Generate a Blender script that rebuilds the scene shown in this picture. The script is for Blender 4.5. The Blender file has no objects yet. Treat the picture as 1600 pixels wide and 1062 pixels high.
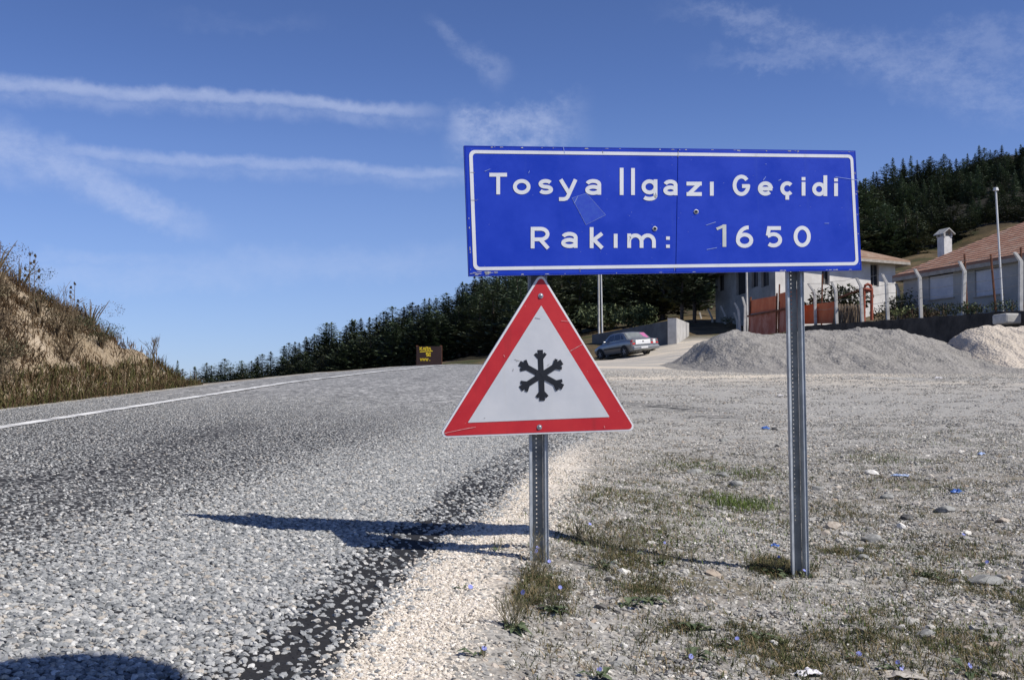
import bpy, math, random
from mathutils import Vector, Matrix, noise as mnoise
PI = math.pi
R = math.radians
scene = bpy.context.scene
COL = scene.collection

# ------------------------------------------------------------------ camera
F = 1715.0; PITCH = R(3.0); ZC = 1.05
CP, SP = math.cos(PITCH), math.sin(PITCH)
def ray(px, py):
    a = (px - 800) / F; b = (531 - py) / F
    return Vector((a, CP - b * SP, SP + b * CP))
def at(px, py, Y):
    d = ray(px, py); k = Y / d.y
    return Vector((d.x * k, Y, ZC + d.z * k))
def zat(py, Y): return at(800, py, Y).z
def to_px(X, Y): return 800 + F * X / max(Y * CP, .01)

cam = bpy.data.cameras.new('camera'); cam_o = bpy.data.objects.new('camera', cam); COL.objects.link(cam_o)
cam_o.location = (0, 0, ZC); cam_o.rotation_euler = (R(90) + PITCH, 0, 0)
cam.sensor_width = 36; cam.lens = F / 1600 * 36; cam.clip_start = .05; cam.clip_end = 5000
scene.camera = cam_o
scene.view_settings.view_transform = 'Standard'; scene.view_settings.look = 'None'
scene.view_settings.exposure = 0; scene.view_settings.gamma = 1

# ------------------------------------------------------------------ mesh helpers
class MB:
    def __init__(s): s.v = []; s.f = []
    def add(s, vs, fs):
        n = len(s.v); s.v += [tuple(v) for v in vs]; s.f += [tuple(i + n for i in f) for f in fs]
    def box(s, c, d, rot=None):
        c = Vector(c); hx, hy, hz = d[0] / 2, d[1] / 2, d[2] / 2
        vs = [Vector((x, y, z)) for x in (-hx, hx) for y in (-hy, hy) for z in (-hz, hz)]
        if rot is not None: vs = [rot @ v for v in vs]
        s.add([c + v for v in vs], [(0, 1, 3, 2), (4, 6, 7, 5), (0, 4, 5, 1), (2, 3, 7, 6), (0, 2, 6, 4), (1, 5, 7, 3)])
    def tube(s, pts, rad, n=8, cap=True):
        pts = [Vector(p) for p in pts]; m = len(pts)
        rad = rad if isinstance(rad, (list, tuple)) else [rad] * m
        vs = []; up = Vector((.31, .17, .93))
        for i, p in enumerate(pts):
            t = (pts[min(i + 1, m - 1)] - pts[max(i - 1, 0)]).normalized()
            a = t.cross(up)
            if a.length < .1: a = t.cross(Vector((1, 0, 0)))
            a.normalize(); b = t.cross(a)
            for k in range(n):
                q = 2 * PI * k / n; vs.append(p + (a * math.cos(q) + b * math.sin(q)) * rad[i])
        fs = [(i * n + k, i * n + (k + 1) % n, (i + 1) * n + (k + 1) % n, (i + 1) * n + k) for i in range(m - 1) for k in range(n)]
        if cap: fs += [tuple(range(n))[::-1], tuple((m - 1) * n + k for k in range(n))]
        s.add(vs, fs)
    def prism(s, poly, z0, z1, M=None):
        n = len(poly); vs = [Vector((x, y, z0)) for x, y in poly] + [Vector((x, y, z1)) for x, y in poly]
        if M is not None: vs = [M @ v for v in vs]
        s.add(vs, [tuple(range(n))[::-1], tuple(range(n, 2 * n))] + [(i, (i + 1) % n, n + (i + 1) % n, n + i) for i in range(n)])
    def build(s, name, mat, parent=None, smooth=False):
        me = bpy.data.meshes.new(name); me.from_pydata(s.v, [], s.f); me.update()
        if smooth: me.polygons.foreach_set('use_smooth', [True] * len(me.polygons))
        if mat: me.materials.append(mat)
        o = bpy.data.objects.new(name, me); COL.objects.link(o)
        if parent is not None: o.parent = parent
        return o
def tag(o, label=None, cat=None, group=None, kind=None):
    if label: o['label'] = label
    if cat: o['category'] = cat
    if group: o['group'] = group
    if kind: o['kind'] = kind
    return o
def empty(name, loc=(0, 0, 0), rz=0):
    o = bpy.data.objects.new(name, None); COL.objects.link(o); o.location = loc; o.rotation_euler = (0, 0, rz)
    o.empty_display_size = .2
    return o
def copy_tree(o, parent=None):
    c = o.copy(); COL.objects.link(c)
    if parent is not None: c.parent = parent
    for ch in list(o.children): copy_tree(ch, c)
    return c
def bevel(o, w, seg=2):
    m = o.modifiers.new('bevel', 'BEVEL'); m.width = w; m.segments = seg; m.limit_method = 'ANGLE'; return o

def sstep(a, b, x):
    t = max(0., min(1., (x - a) / (b - a))); return t * t * (3 - 2 * t)
def lerp(a, b, t): return a + (b - a) * t
def interp(tab, x):
    if x <= tab[0][0]: return tab[0][1]
    for (a, b), (c, d) in zip(tab, tab[1:]):
        if x <= c: return b + (d - b) * (x - a) / (c - a)
    return tab[-1][1]
def nz(x, y, z=0.): return mnoise.noise(Vector((x, y, z)))
def fbm(x, y, z=0., o=4): 
    s = 0; a = .5
    for i in range(o): s += a * mnoise.noise(Vector((x, y, z))); x *= 2.03; y *= 2.03; z += 3.1; a *= .5
    return s

# ------------------------------------------------------------------ materials
def rgb(*c): return (c[0], c[1], c[2], 1)
class NT:
    """small node-tree writer"""
    def __init__(s, tree): s.t = tree; s.n = tree.nodes; s.l = tree.links
    def put(s, sock, v):
        if v is None: return
        if isinstance(v, bpy.types.NodeSocket): s.l.new(v, sock)
        else:
            try: sock.default_value = v
            except Exception: sock.default_value = v[:3]
    def coord(s, k='Object'): return s.n.new('ShaderNodeTexCoord').outputs[k]
    def attr(s, name, out='Fac'):
        n = s.n.new('ShaderNodeAttribute'); n.attribute_name = name; return n.outputs[out]
    def mapping(s, v, scale=(1, 1, 1), rot=(0, 0, 0), loc=(0, 0, 0)):
        n = s.n.new('ShaderNodeMapping'); s.l.new(v, n.inputs['Vector'])
        n.inputs['Scale'].default_value = scale; n.inputs['Rotation'].default_value = rot; n.inputs['Location'].default_value = loc
        return n.outputs[0]
    def noise(s, v, scale, detail=4, rough=.55, dist=0, out='Fac'):
        n = s.n.new('ShaderNodeTexNoise'); s.put(n.inputs['Vector'], v); n.inputs['Scale'].default_value = scale
        n.inputs['Detail'].default_value = detail; n.inputs['Roughness'].default_value = rough; n.inputs['Distortion'].default_value = dist
        return n.outputs[out]
    def voro(s, v, scale, out='Color', feature='F1', rand=1.):
        n = s.n.new('ShaderNodeTexVoronoi'); n.feature = feature; s.put(n.inputs['Vector'], v)
        n.inputs['Scale'].default_value = scale; n.inputs['Randomness'].default_value = rand
        return n.outputs[out]
    def math(s, op, a, b=None, c=None, clamp=False):
        n = s.n.new('ShaderNodeMath'); n.operation = op; n.use_clamp = clamp
        s.put(n.inputs[0], a); s.put(n.inputs[1], b)
        if c is not None: s.put(n.inputs[2], c)
        return n.outputs[0]
    def vmath(s, op, a, b=None):
        n = s.n.new('ShaderNodeVectorMath'); n.operation = op; s.put(n.inputs[0], a); s.put(n.inputs[1], b)
        return n.outputs['Value'] if op in ('DOT_PRODUCT', 'LENGTH') else n.outputs[0]
    def mapr(s, v, a, b, c=0., d=1., smooth=True):
        n = s.n.new('ShaderNodeMapRange'); n.interpolation_type = 'SMOOTHSTEP' if smooth else 'LINEAR'
        for k, q in enumerate((v, a, b, c, d)): s.put(n.inputs[k], q)
        return n.outputs[0]
    def ramp(s, v, stops, interp='LINEAR'):
        n = s.n.new('ShaderNodeValToRGB'); s.put(n.inputs[0], v); cr = n.color_ramp; cr.interpolation = interp
        while len(cr.elements) < len(stops): cr.elements.new(.5)
        for e, (p, c) in zip(cr.elements, stops): e.position = p; e.color = rgb(*c)
        return n.outputs[0]
    def mix(s, f, a, b, mode='MIX'):
        n = s.n.new('ShaderNodeMix'); n.data_type = 'RGBA'; n.blend_type = mode
        s.put(n.inputs[0], f); s.put(n.inputs[6], a if not isinstance(a, tuple) else rgb(*a)); s.put(n.inputs[7], b if not isinstance(b, tuple) else rgb(*b))
        return n.outputs[2]
    def rand(s): return s.n.new('ShaderNodeObjectInfo').outputs['Random']
    def sep(s, v, k):
        n = s.n.new('ShaderNodeSeparateXYZ'); s.l.new(v, n.inputs[0]); return n.outputs[k]
    def bump(s, h, strength=.5, dist=.01, normal=None):
        n = s.n.new('ShaderNodeBump'); n.inputs['Strength'].default_value = strength; n.inputs['Distance'].default_value = dist
        s.put(n.inputs['Height'], h)
        if normal is not None: s.l.new(normal, n.inputs['Normal'])
        return n.outputs[0]
def material(name, fn=None, col=None, rough=.8, metal=0., spec=.5):
    m = bpy.data.materials.new(name); m.use_nodes = True; t = NT(m.node_tree)
    b = m.node_tree.nodes['Principled BSDF']; b.inputs['Roughness'].default_value = rough; b.inputs['Metallic'].default_value = metal
    b.inputs['Specular IOR Level'].default_value = spec
    if col: b.inputs['Base Color'].default_value = rgb(*col)
    if fn:
        r = fn(t) or {}
        for k, v in r.items(): t.put(b.inputs[k], v)
    return m
def mottled(name, c1, c2, scale=3., rough=.8, bumpd=0., metal=0., spec=.4, detail=6, coord='Object'):
    def f(t):
        n = t.noise(t.coord(coord), scale, detail, .65)
        r = {'Base Color': t.mix(t.mapr(n, .3, .7), c1, c2)}
        if bumpd: r['Normal'] = t.bump(t.noise(t.coord(coord), scale * 4, 4), .6, bumpd)
        return r
    return material(name, f, rough=rough, metal=metal, spec=spec)

def chipcol(t, r, dark=0.):
    """colour of one chipping from a random number"""
    return t.ramp(r, [(0, (.09, .10, .105)), (.14, (.19, .20, .205)), (.38, (.29, .30, .30)), (.6, (.39, .395, .385)), (.8, (.49, .485, .46)), (.88, (.46, .40, .32)), (.93, (.62, .61, .57)), (1, (.76, .75, .71))])
M = {}
M['chip'] = material('road_chipping_stone', lambda t: {'Base Color': t.mix(t.math('MULTIPLY', t.noise(t.coord('Object'), 1.5, 3), .5), chipcol(t, t.rand()), (.3, .3, .29))}, rough=.85, spec=.3)
def vergecol(t, r):
    return t.ramp(r, [(0, (.14, .135, .125)), (.15, (.25, .24, .22)), (.4, (.34, .33, .305)), (.65, (.42, .405, .37)), (.82, (.50, .48, .43)), (.9, (.42, .34, .26)), (.95, (.64, .61, .55)), (1, (.74, .71, .65))])
M['gravel'] = material('verge_gravel_stone', lambda t: {'Base Color': vergecol(t, t.rand())}, rough=.9, spec=.2)
M['cream'] = material('cream_grit_stone', lambda t: {'Base Color': t.ramp(t.rand(), [(0, (.42, .38, .32)), (.25, (.62, .56, .47)), (.7, (.75, .68, .585)), (.95, (.82, .77, .69)), (1, (.4, .4, .38))])}, rough=.9, spec=.2)

def road_fn(t):
    P = t.coord('Object'); e = t.attr('edge'); fade = t.attr('worn')
    vc = t.voro(P, 42, 'Color'); vd = t.voro(P, 42, 'Distance')
    r = t.sep(vc, 0)
    r2 = t.math('ADD', t.math('MULTIPLY', r, .75), t.math('MULTIPLY', t.noise(P, 3.5, 5, .7), .25))
    stone = chipcol(t, r2)
    cover = t.mapr(t.math('ADD', t.sep(vc, 1), t.math('MULTIPLY', fade, -.55)), .0, .15)
    gap = t.mapr(vd, .45, .75, 1, 0)
    bit = t.mix(t.noise(P, 30, 3), (.012, .012, .013), (.03, .03, .031))
    worn = t.mix(r, (.17, .17, .167), (.37, .365, .355))
    base = t.mix(t.math('MULTIPLY', fade, .8), stone, worn)
    col = t.mix(t.math('MULTIPLY', gap, cover), bit, base)
    nn = t.noise(t.mapping(P, (2.2, .35, 1)), 1.0, 4, .6)
    col = t.mix(t.mapr(nn, .62, .40, .0, .22), col, (.08, .08, .08), 'MIX')
    # dark rubber patches in the wheel track
    nt = t.noise(t.mapping(P, (1.6, .45, 1), loc=(3.1, 7.7, 0)), 1.0, 4, .7)
    tr = t.math('MULTIPLY', t.mapr(nt, .5, .68), t.attr('track'))
    col = t.mix(t.math('MULTIPLY', tr, .6), col, t.mix(gap, (.04, .04, .04), (.10, .10, .10)))
    # far off the stones merge into pale glinting streaks
    fr = t.attr('far'); vf = t.sep(t.voro(t.mapping(P, (13, 4.5, 1)), 1.0, 'Color'), 0); vf2 = t.sep(t.voro(t.mapping(P, (30, 11, 1)), 1.0, 'Color'), 0)
    mx = t.math('ADD', t.math('MULTIPLY', vf, .5), t.math('MULTIPLY', vf2, .5))
    farc = t.ramp(mx, [(0, (.10, .10, .098)), (.35, (.19, .19, .187)), (.6, (.28, .278, .27)), (1, (.52, .515, .50))])
    farc = t.mix(t.mapr(t.noise(t.mapping(P, (.9, .12, 1)), 1.0, 4, .6), .5, .68, 0, .45), farc, (.17, .17, .165))
    farc = t.mix(t.math('MULTIPLY', tr, .5), farc, (.08, .08, .08))
    col = t.mix(fr, col, farc)
    # bare bitumen along the edge
    en = t.math('ADD', e, t.math('MULTIPLY', t.math('SUBTRACT', t.noise(P, 4, 6, .7), .5), .55))
    band = t.mapr(t.math('ABSOLUTE', t.math('ADD', en, .20)), .20, .32, 1, 0)
    band = t.math('MULTIPLY', band, t.attr('blackness'))
    col = t.mix(band, col, bit)
    return {'Base Color': col, 'Normal': t.bump(t.math('MULTIPLY', t.math('MULTIPLY', t.math('MULTIPLY', gap, cover), t.sep(vc, 2)), t.math('SUBTRACT', 1.0, fr)), .6, .008), 'Roughness': .85}
M['road'] = material('chip_seal_road_surface', road_fn, rough=.85, spec=.3)

def ground_fn(t):
    P = t.coord('Object'); e = t.attr('edge'); Y = t.sep(P, 1)
    vc = t.voro(P, 60, 'Color'); r = t.sep(vc, 0)
    vc2 = t.voro(P, 17, 'Color'); 
    st = vergecol(t, t.math('ADD', t.math('MULTIPLY', r, .6), t.math('MULTIPLY', t.sep(vc2, 0), .4)))
    soil = t.mix(t.noise(P, 7, 6, .7), (.175, .155, .13), (.335, .31, .27))
    n1 = t.noise(P, 1.1, 6, .65)
    near = t.mix(t.mapr(n1, .36, .62), st, soil)
    # brown, grassy soil patches
    n2 = t.noise(t.mapping(P, (1, 1, 1), loc=(11, 4, 0)), .9, 6, .7)
    near = t.mix(t.math('MULTIPLY', t.mapr(n2, .5, .68), t.attr('green')), near, t.mix(t.noise(P, 12, 4), (.09, .085, .04), (.20, .16, .10)))
    # cream grit spilling beside the road
    en = t.math('ADD', e, t.math('MULTIPLY', t.math('SUBTRACT', t.noise(P, 3, 6, .65), .5), .7))
    cream = t.mix(t.sep(vc, 1), (.55, .49, .41), (.76, .69, .59))
    near = t.mix(t.math('MULTIPLY', t.attr('cream'), t.mapr(en, .52, .25)), near, cream)
    # yard: pale grey crushed stone with dust
    yard = t.mix(t.noise(t.mapping(P, (.5, 1.6, 1)), .8, 8, .75), (.275, .268, .253), (.41, .40, .378))
    yard = t.mix(.35, yard, st)
    yard = t.mix(t.math('MULTIPLY', t.mapr(t.noise(t.mapping(P, (.4, .8, 1)), .5, 7, .7), .36, .62), t.attr('dust')), yard, t.mix(t.noise(P, 5, 4), (.56, .49, .39), (.66, .59, .49)))
    yard = t.mix(t.mapr(t.noise(t.mapping(P, (.5, 1.1, 1), loc=(5, 1, 0)), .9, 6, .7), .6, .75, 0, .35), yard, (.2, .19, .175))
    yard = t.mix(t.math('MULTIPLY', t.attr('palestrip'), t.mapr(t.noise(P, 1.2, 6, .7), .3, .55)), yard, (.66, .585, .475))
    col = t.mix(t.attr('yard'), near, yard)
    col = t.mix(t.math('MULTIPLY', t.attr('tar'), t.mapr(t.noise(t.mapping(P, (1, 2.6, 1)), 2.2, 6, .75), .42, .58)), col, (.035, .035, .035))
    hill = t.mix(t.mapr(t.noise(P, .35, 9, .75), .38, .62), (.065, .050, .026), (.165, .118, .062))
    hill = t.mix(t.mapr(t.noise(t.mapping(P, loc=(40, 0, 0)), .12, 8, .7), .5, .62), hill, (.05, .055, .02))
    bank = t.mix(t.mapr(t.noise(P, 1.3, 9, .7), .4, .6), (.30, .235, .155), (.47, .385, .28))
    bank = t.mix(t.mapr(t.noise(P, 2.6, 8, .8), .50, .62), bank, (.15, .105, .06))
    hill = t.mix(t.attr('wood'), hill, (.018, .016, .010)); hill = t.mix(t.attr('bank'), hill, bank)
    col = t.mix(t.attr('hill'), col, hill)
    return {'Base Color': col, 'Normal': t.bump(t.math('ADD', t.voro(P, 38, 'Distance'), t.noise(P, 9, 5)), .8, .012), 'Roughness': .92}
M['ground'] = material('gravel_and_soil_ground', ground_fn, rough=.92, spec=.2)
# ------------------------------------------------------------------ terrain
SL = 0.0442
def XL(Y): return interp([(0, -6.4), (24, -6.4), (35, -6.0), (43, -4.6), (51, -1.8), (60, 2.5), (70, 8)], Y)
def XR(Y): return interp([(0, -.80), (2.6, -.60), (3.4, -.52), (5.1, -.40), (7, -.10), (9, .12), (11.5, .5), (18, 1.8), (30, 2.5), (45, 3.0), (60, 2.0), (70, 2)], Y)
PXS = [-400, 300, 500, 740, 950, 1100, 1300, 1450, 1600, 2100]
YS = [50, 67, 85, 110, 150, 220, 350, 450]
TAB = {-400: [600, 640, 650, 650, 645, 640, 630, 628], 300: [600, 640, 650, 650, 645, 640, 630, 628], 500: [580, 600, 605, 605, 595, 585, 570, 565],
       740: [571, 567, 566, 562, 535, 512, 500, 495], 950: [570, 562, 533, 507, 480, 440, 400, 380], 1100: [570, 546, 515, 485, 465, 420, 370, 350],
       1300: [570, 540, 500, 450, 425, 370, 330, 310], 1450: [569, 530, 470, 430, 398, 335, 300, 280], 1600: [568, 520, 450, 405, 372, 305, 262, 240],
       2100: [560, 500, 430, 390, 345, 280, 220, 200]}
TZ = {p: [zat(y, Y) for y, Y in zip(TAB[p], YS)] for p in PXS}
def far_z(px, Y):
    px = max(PXS[0], min(PXS[-1], px)); Y = max(YS[0], min(YS[-1], Y))
    i = 0
    while i < len(PXS) - 2 and px > PXS[i + 1]: i += 1
    j = 0
    while j < len(YS) - 2 and Y > YS[j + 1]: j += 1
    u = (px - PXS[i]) / (PXS[i + 1] - PXS[i]); u = u * u * (3 - 2 * u); v = (Y - YS[j]) / (YS[j + 1] - YS[j])
    a, b = TZ[PXS[i]], TZ[PXS[i + 1]]
    return lerp(lerp(a[j], a[j + 1], v), lerp(b[j], b[j + 1], v), u)
W0 = at(1238, 510, 68); W1 = at(1640, 481, 43)      # top line of the retaining wall
def wall_u(X, Y):
    dx, dy = W1.x - W0.x, W1.y - W0.y; L = math.hypot(dx, dy)
    u = ((X - W0.x) * dx + (Y - W0.y) * dy) / L; s = ((X - W0.x) * -dy + (Y - W0.y) * dx) / L
    return u / L, s                                   # s > 0 : behind (right of) the wall
def smooth_near(X, Y):
    he = 1.03 + .086 * max(-3.0, min(1.7, X))
    far = lerp(.75, .6, sstep(35, 67, Y))
    return ZC - lerp(he, far, sstep(8, 32, Y)) + SL * Y
def gz(X, Y):
    px = to_px(X, Y) if Y > 1 else 0
    z = smooth_near(X, Y)
    if Y > 35:
        w = sstep(38, 56, Y)
        if w > 0: z = lerp(z, far_z(px, Y), w)
    if Y > 70: z += fbm(X * .05, Y * .05, 3) * min(3., (Y - 70) * .05)
    # terrace behind the retaining wall
    if Y > 35:
        u, s = wall_u(X, Y)
        if s > 1.0 and u > -.02:
            zt = lerp(W0.z, W1.z, min(1.3, max(0, u))) - .12
            z = max(z, zt) if u <= 1.6 else z
            z = lerp(z, max(z, zt), 1)
    # bank left of the road, and the drop behind it
    d = XL(Y) - .35 - X
    if d > 0:
        if Y < 30:
            H = max(0, min(4.4, interp([(-5, 3.7), (15.0, 3.4), (17.5, 2.8), (19.5, 2.2), (21, 1.3), (23, .0)], Y)))
            rise = min(.95 * d * (1 - .25 * sstep(0, 6, d)), H + .04 * d)
            if rise > .05: rise += (fbm(X * .6, Y * .6, 7) * .7 + fbm(X * 2.5, Y * 2.5, 9) * .2) * min(1, rise)
            z += rise * (1 if Y < 26 else (30 - Y) / 4)
        if Y > 22: z -= min(9, d * .28) * sstep(22, 27, Y) * (1 - sstep(60, 90, Y))
    return z
def verge(X, Y):
    """small bumps right of the road"""
    e = X - XR(Y)
    z = 0
    if e > 0 and Y < 30:
        k = min(1, e * 3)
        z += k * (fbm(X * .9, Y * .9, 1) * .07 + fbm(X * 4, Y * 4, 2) * .022)
        z += .03 * math.exp(-((e - .35) / .25) ** 2) * (1 if Y < 8 else .5)
    return z
def ground_z(X, Y): return gz(X, Y) + verge(X, Y)

def attr_float(me, name, vals):
    a = me.attributes.new(name, 'FLOAT', 'POINT'); a.data.foreach_set('value', vals)

NC, NR = 320, 270
vs = []; fs = []
A_edge = []; A_green = []; A_wood = []; A_ps = []; A_tar = []; A_cream = []; A_yard = []; A_dust = []; A_hill = []; A_bank = []
for j in range(NR + 1):
    Y = -4 + math.exp(math.log(470) * j / NR)
    for i in range(NC + 1):
        X = (i / NC * 2 - 1) * 1.15 * (Y + 4.4)
        e = X - XR(Y); inroad = X < XR(Y) and X > XL(Y) and Y < 51.5
        z = ground_z(X, Y)
        if inroad:
            k = min(1, min(XR(Y) - X, X - XL(Y)) / .25); z -= .07 * k
        vs.append((X, Y, z))
        A_edge.append(e)
        d = XL(Y) - X
        A_green.append(sstep(.6, 1.3, e) * (1 - sstep(10, 15, Y)) * (.6 + .4 * sstep(.5, 2, X)))
        A_cream.append(1 - sstep(9, 15, Y) if e > -.5 else 0)
        yd = sstep(9, 14, Y) * (1 if e > -1 else 0)
        A_yard.append(yd)
        A_dust.append(sstep(20, 32, Y) * (1 - sstep(12, 20, X)) * (1 if X > -2 else 0))
        px = to_px(X, max(Y, 1))
        _, s = wall_u(X, Y)
        hl = 1 if d > 0.3 else 0
        if Y > 72: hl = max(hl, sstep(72, 90, Y + fbm(X * .1, Y * .1) * 10) if px > 760 and px < 1060 else (1 if px <= 760 else sstep(74, 80, Y)))
        if s > .3 and Y > 38: hl = max(hl, .9)
        A_hill.append(hl)
        A_ps.append(math.exp(-((Y - 29.5 - .55 * (X - 5)) / 1.3) ** 2) * sstep(1.5, 3, X) * (1 - sstep(8, 11, X)) if Y > 15 else 0)
        A_tar.append(min(1, 1.3 * math.exp(-((X - 2.7) / .8) ** 2 - ((Y - 18.6 + .8 * (X - 2.7)) / .8) ** 2) + math.exp(-((X - 3.1) / .5) ** 2 - ((Y - 16.6 + .3 * (X - 3.1)) / .35) ** 2)))
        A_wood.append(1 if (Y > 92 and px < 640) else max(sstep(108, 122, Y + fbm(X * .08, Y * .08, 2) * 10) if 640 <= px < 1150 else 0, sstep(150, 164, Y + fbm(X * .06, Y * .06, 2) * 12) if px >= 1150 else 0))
        A_bank.append(1 if (d > .3 and Y < 32) else 0)
for j in range(NR):
    for i in range(NC):
        a = j * (NC + 1) + i; fs.append((a, a + 1, a + NC + 2, a + NC + 1))
me = bpy.data.meshes.new('ground'); me.from_pydata(vs, [], fs); me.update()
me.polygons.foreach_set('use_smooth', [True] * len(me.polygons))
for n_, v_ in (('edge', A_edge), ('green', A_green), ('cream', A_cream), ('yard', A_yard), ('dust', A_dust), ('hill', A_hill), ('bank', A_bank), ('wood', A_wood), ('palestrip', A_ps), ('tar', A_tar)): attr_float(me, n_, v_)
me.materials.append(M['ground'])
ground = bpy.data.objects.new('ground', me); COL.objects.link(ground); tag(ground, kind='structure')

# road sheet
def cenf(Y): return interp([(3, -2.15), (5, -1.85), (7, -1.5), (12, -.9), (18, -.3), (30, 1.2)], Y)
def blackness(Y): return interp([(0, 1), (8, 1), (10, .75), (14, .55), (19, .9), (24, .2), (30, 0)], Y)
vs = []; fs = []; E = []; FRR = []; WN = []; TR = []; BK = []
NY, NX = 420, 90
for j in range(NY + 1):
    Y = -3.5 + 55.5 * (j / NY) ** 1.7
    a, b = XL(Y), XR(Y)
    for i in range(NX + 1):
        u = i / NX; X = a + (b - a) * (1 - (1 - u) ** 1.6)
        z = gz(X, Y) + .004 + (-.02 if X > b - .02 else 0) + (-.01 if i == 0 else 0)
        if X > a - .3 and False: pass
        vs.append((X, Y, z)); E.append(X - b)
        cen = cenf(Y)
        WN.append(1 - sstep(cen - .6, cen + .6, X)); BK.append(blackness(Y)); FRR.append(sstep(10, 19, Y + .6 * nz(X, Y)))
        t1 = math.exp(-((X - (-2.9 + .02 * Y)) / .42) ** 2); t2 = math.exp(-((X - (-4.4 + .03 * Y)) / .35) ** 2)
        TR.append(min(1, t1 + .6 * t2))
for j in range(NY):
    for i in range(NX):
        q = j * (NX + 1) + i; fs.append((q, q + 1, q + NX + 2, q + NX + 1))
me = bpy.data.meshes.new('road'); me.from_pydata(vs, [], fs); me.update(); me.polygons.foreach_set('use_smooth', [True] * len(me.polygons))
for n_, v_ in (('edge', E), ('worn', WN), ('track', TR), ('blackness', BK), ('far', FRR)): attr_float(me, n_, v_)
me.materials.append(M['road']); road = bpy.data.objects.new('road', me); COL.objects.link(road); tag(road, kind='structure')

# white edge line, worn paint
def line_fn(t):
    P = t.coord('Object')
    return {'Base Color': t.mix(t.mapr(t.math('ADD', t.noise(P, 2, 6, .7), t.math('MULTIPLY', t.voro(P, 45, 'Distance'), .3)), .62, .78), (.80, .80, .78), (.3, .3, .3)), 'Normal': t.bump(t.voro(P, 42, 'Distance'), .5, .01)}
M['line'] = material('worn_road_paint', line_fn, rough=.7)
def XLINE(Y): return interp([(0, -5.0), (24, -4.95), (37, -4.2), (43, -3.1), (48, -1.5), (52, .3)], Y)
vs = []; fs = []; n = 0
for j in range(200):
    Y = -2 + 53.5 * j / 199; X = XLINE(Y); w = .088 + .010 * nz(Y * 3, 5)
    vs += [(X - w, Y, gz(X - w, Y) + .009 + Y * .0004), (X + w + .01 * nz(Y * 7, 1), Y, gz(X + w, Y) + .009 + Y * .0004)]
    if j: fs.append((2 * j - 2, 2 * j - 1, 2 * j + 1, 2 * j))
mb = MB(); mb.v = vs; mb.f = fs; tag(mb.build('road_marking_line', M['line']), kind='structure')
mb = MB()
for Y0, dY in ((21.5, 1.6),):
    c = at(298, 623.5, Y0); X0 = -5.75
    for j in range(8):
        a = Y0 + dY * j / 8; b = a + dY / 8
        mb.add([(X0 - .05, a, gz(X0, a) + .012), (X0 + .05, a, gz(X0, a) + .012), (X0 + .05, b, gz(X0, b) + .012), (X0 - .05, b, gz(X0, b) + .012)], [(0, 1, 2, 3)])
tag(mb.build('road_marking_dash', M['line']), kind='structure')

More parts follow.
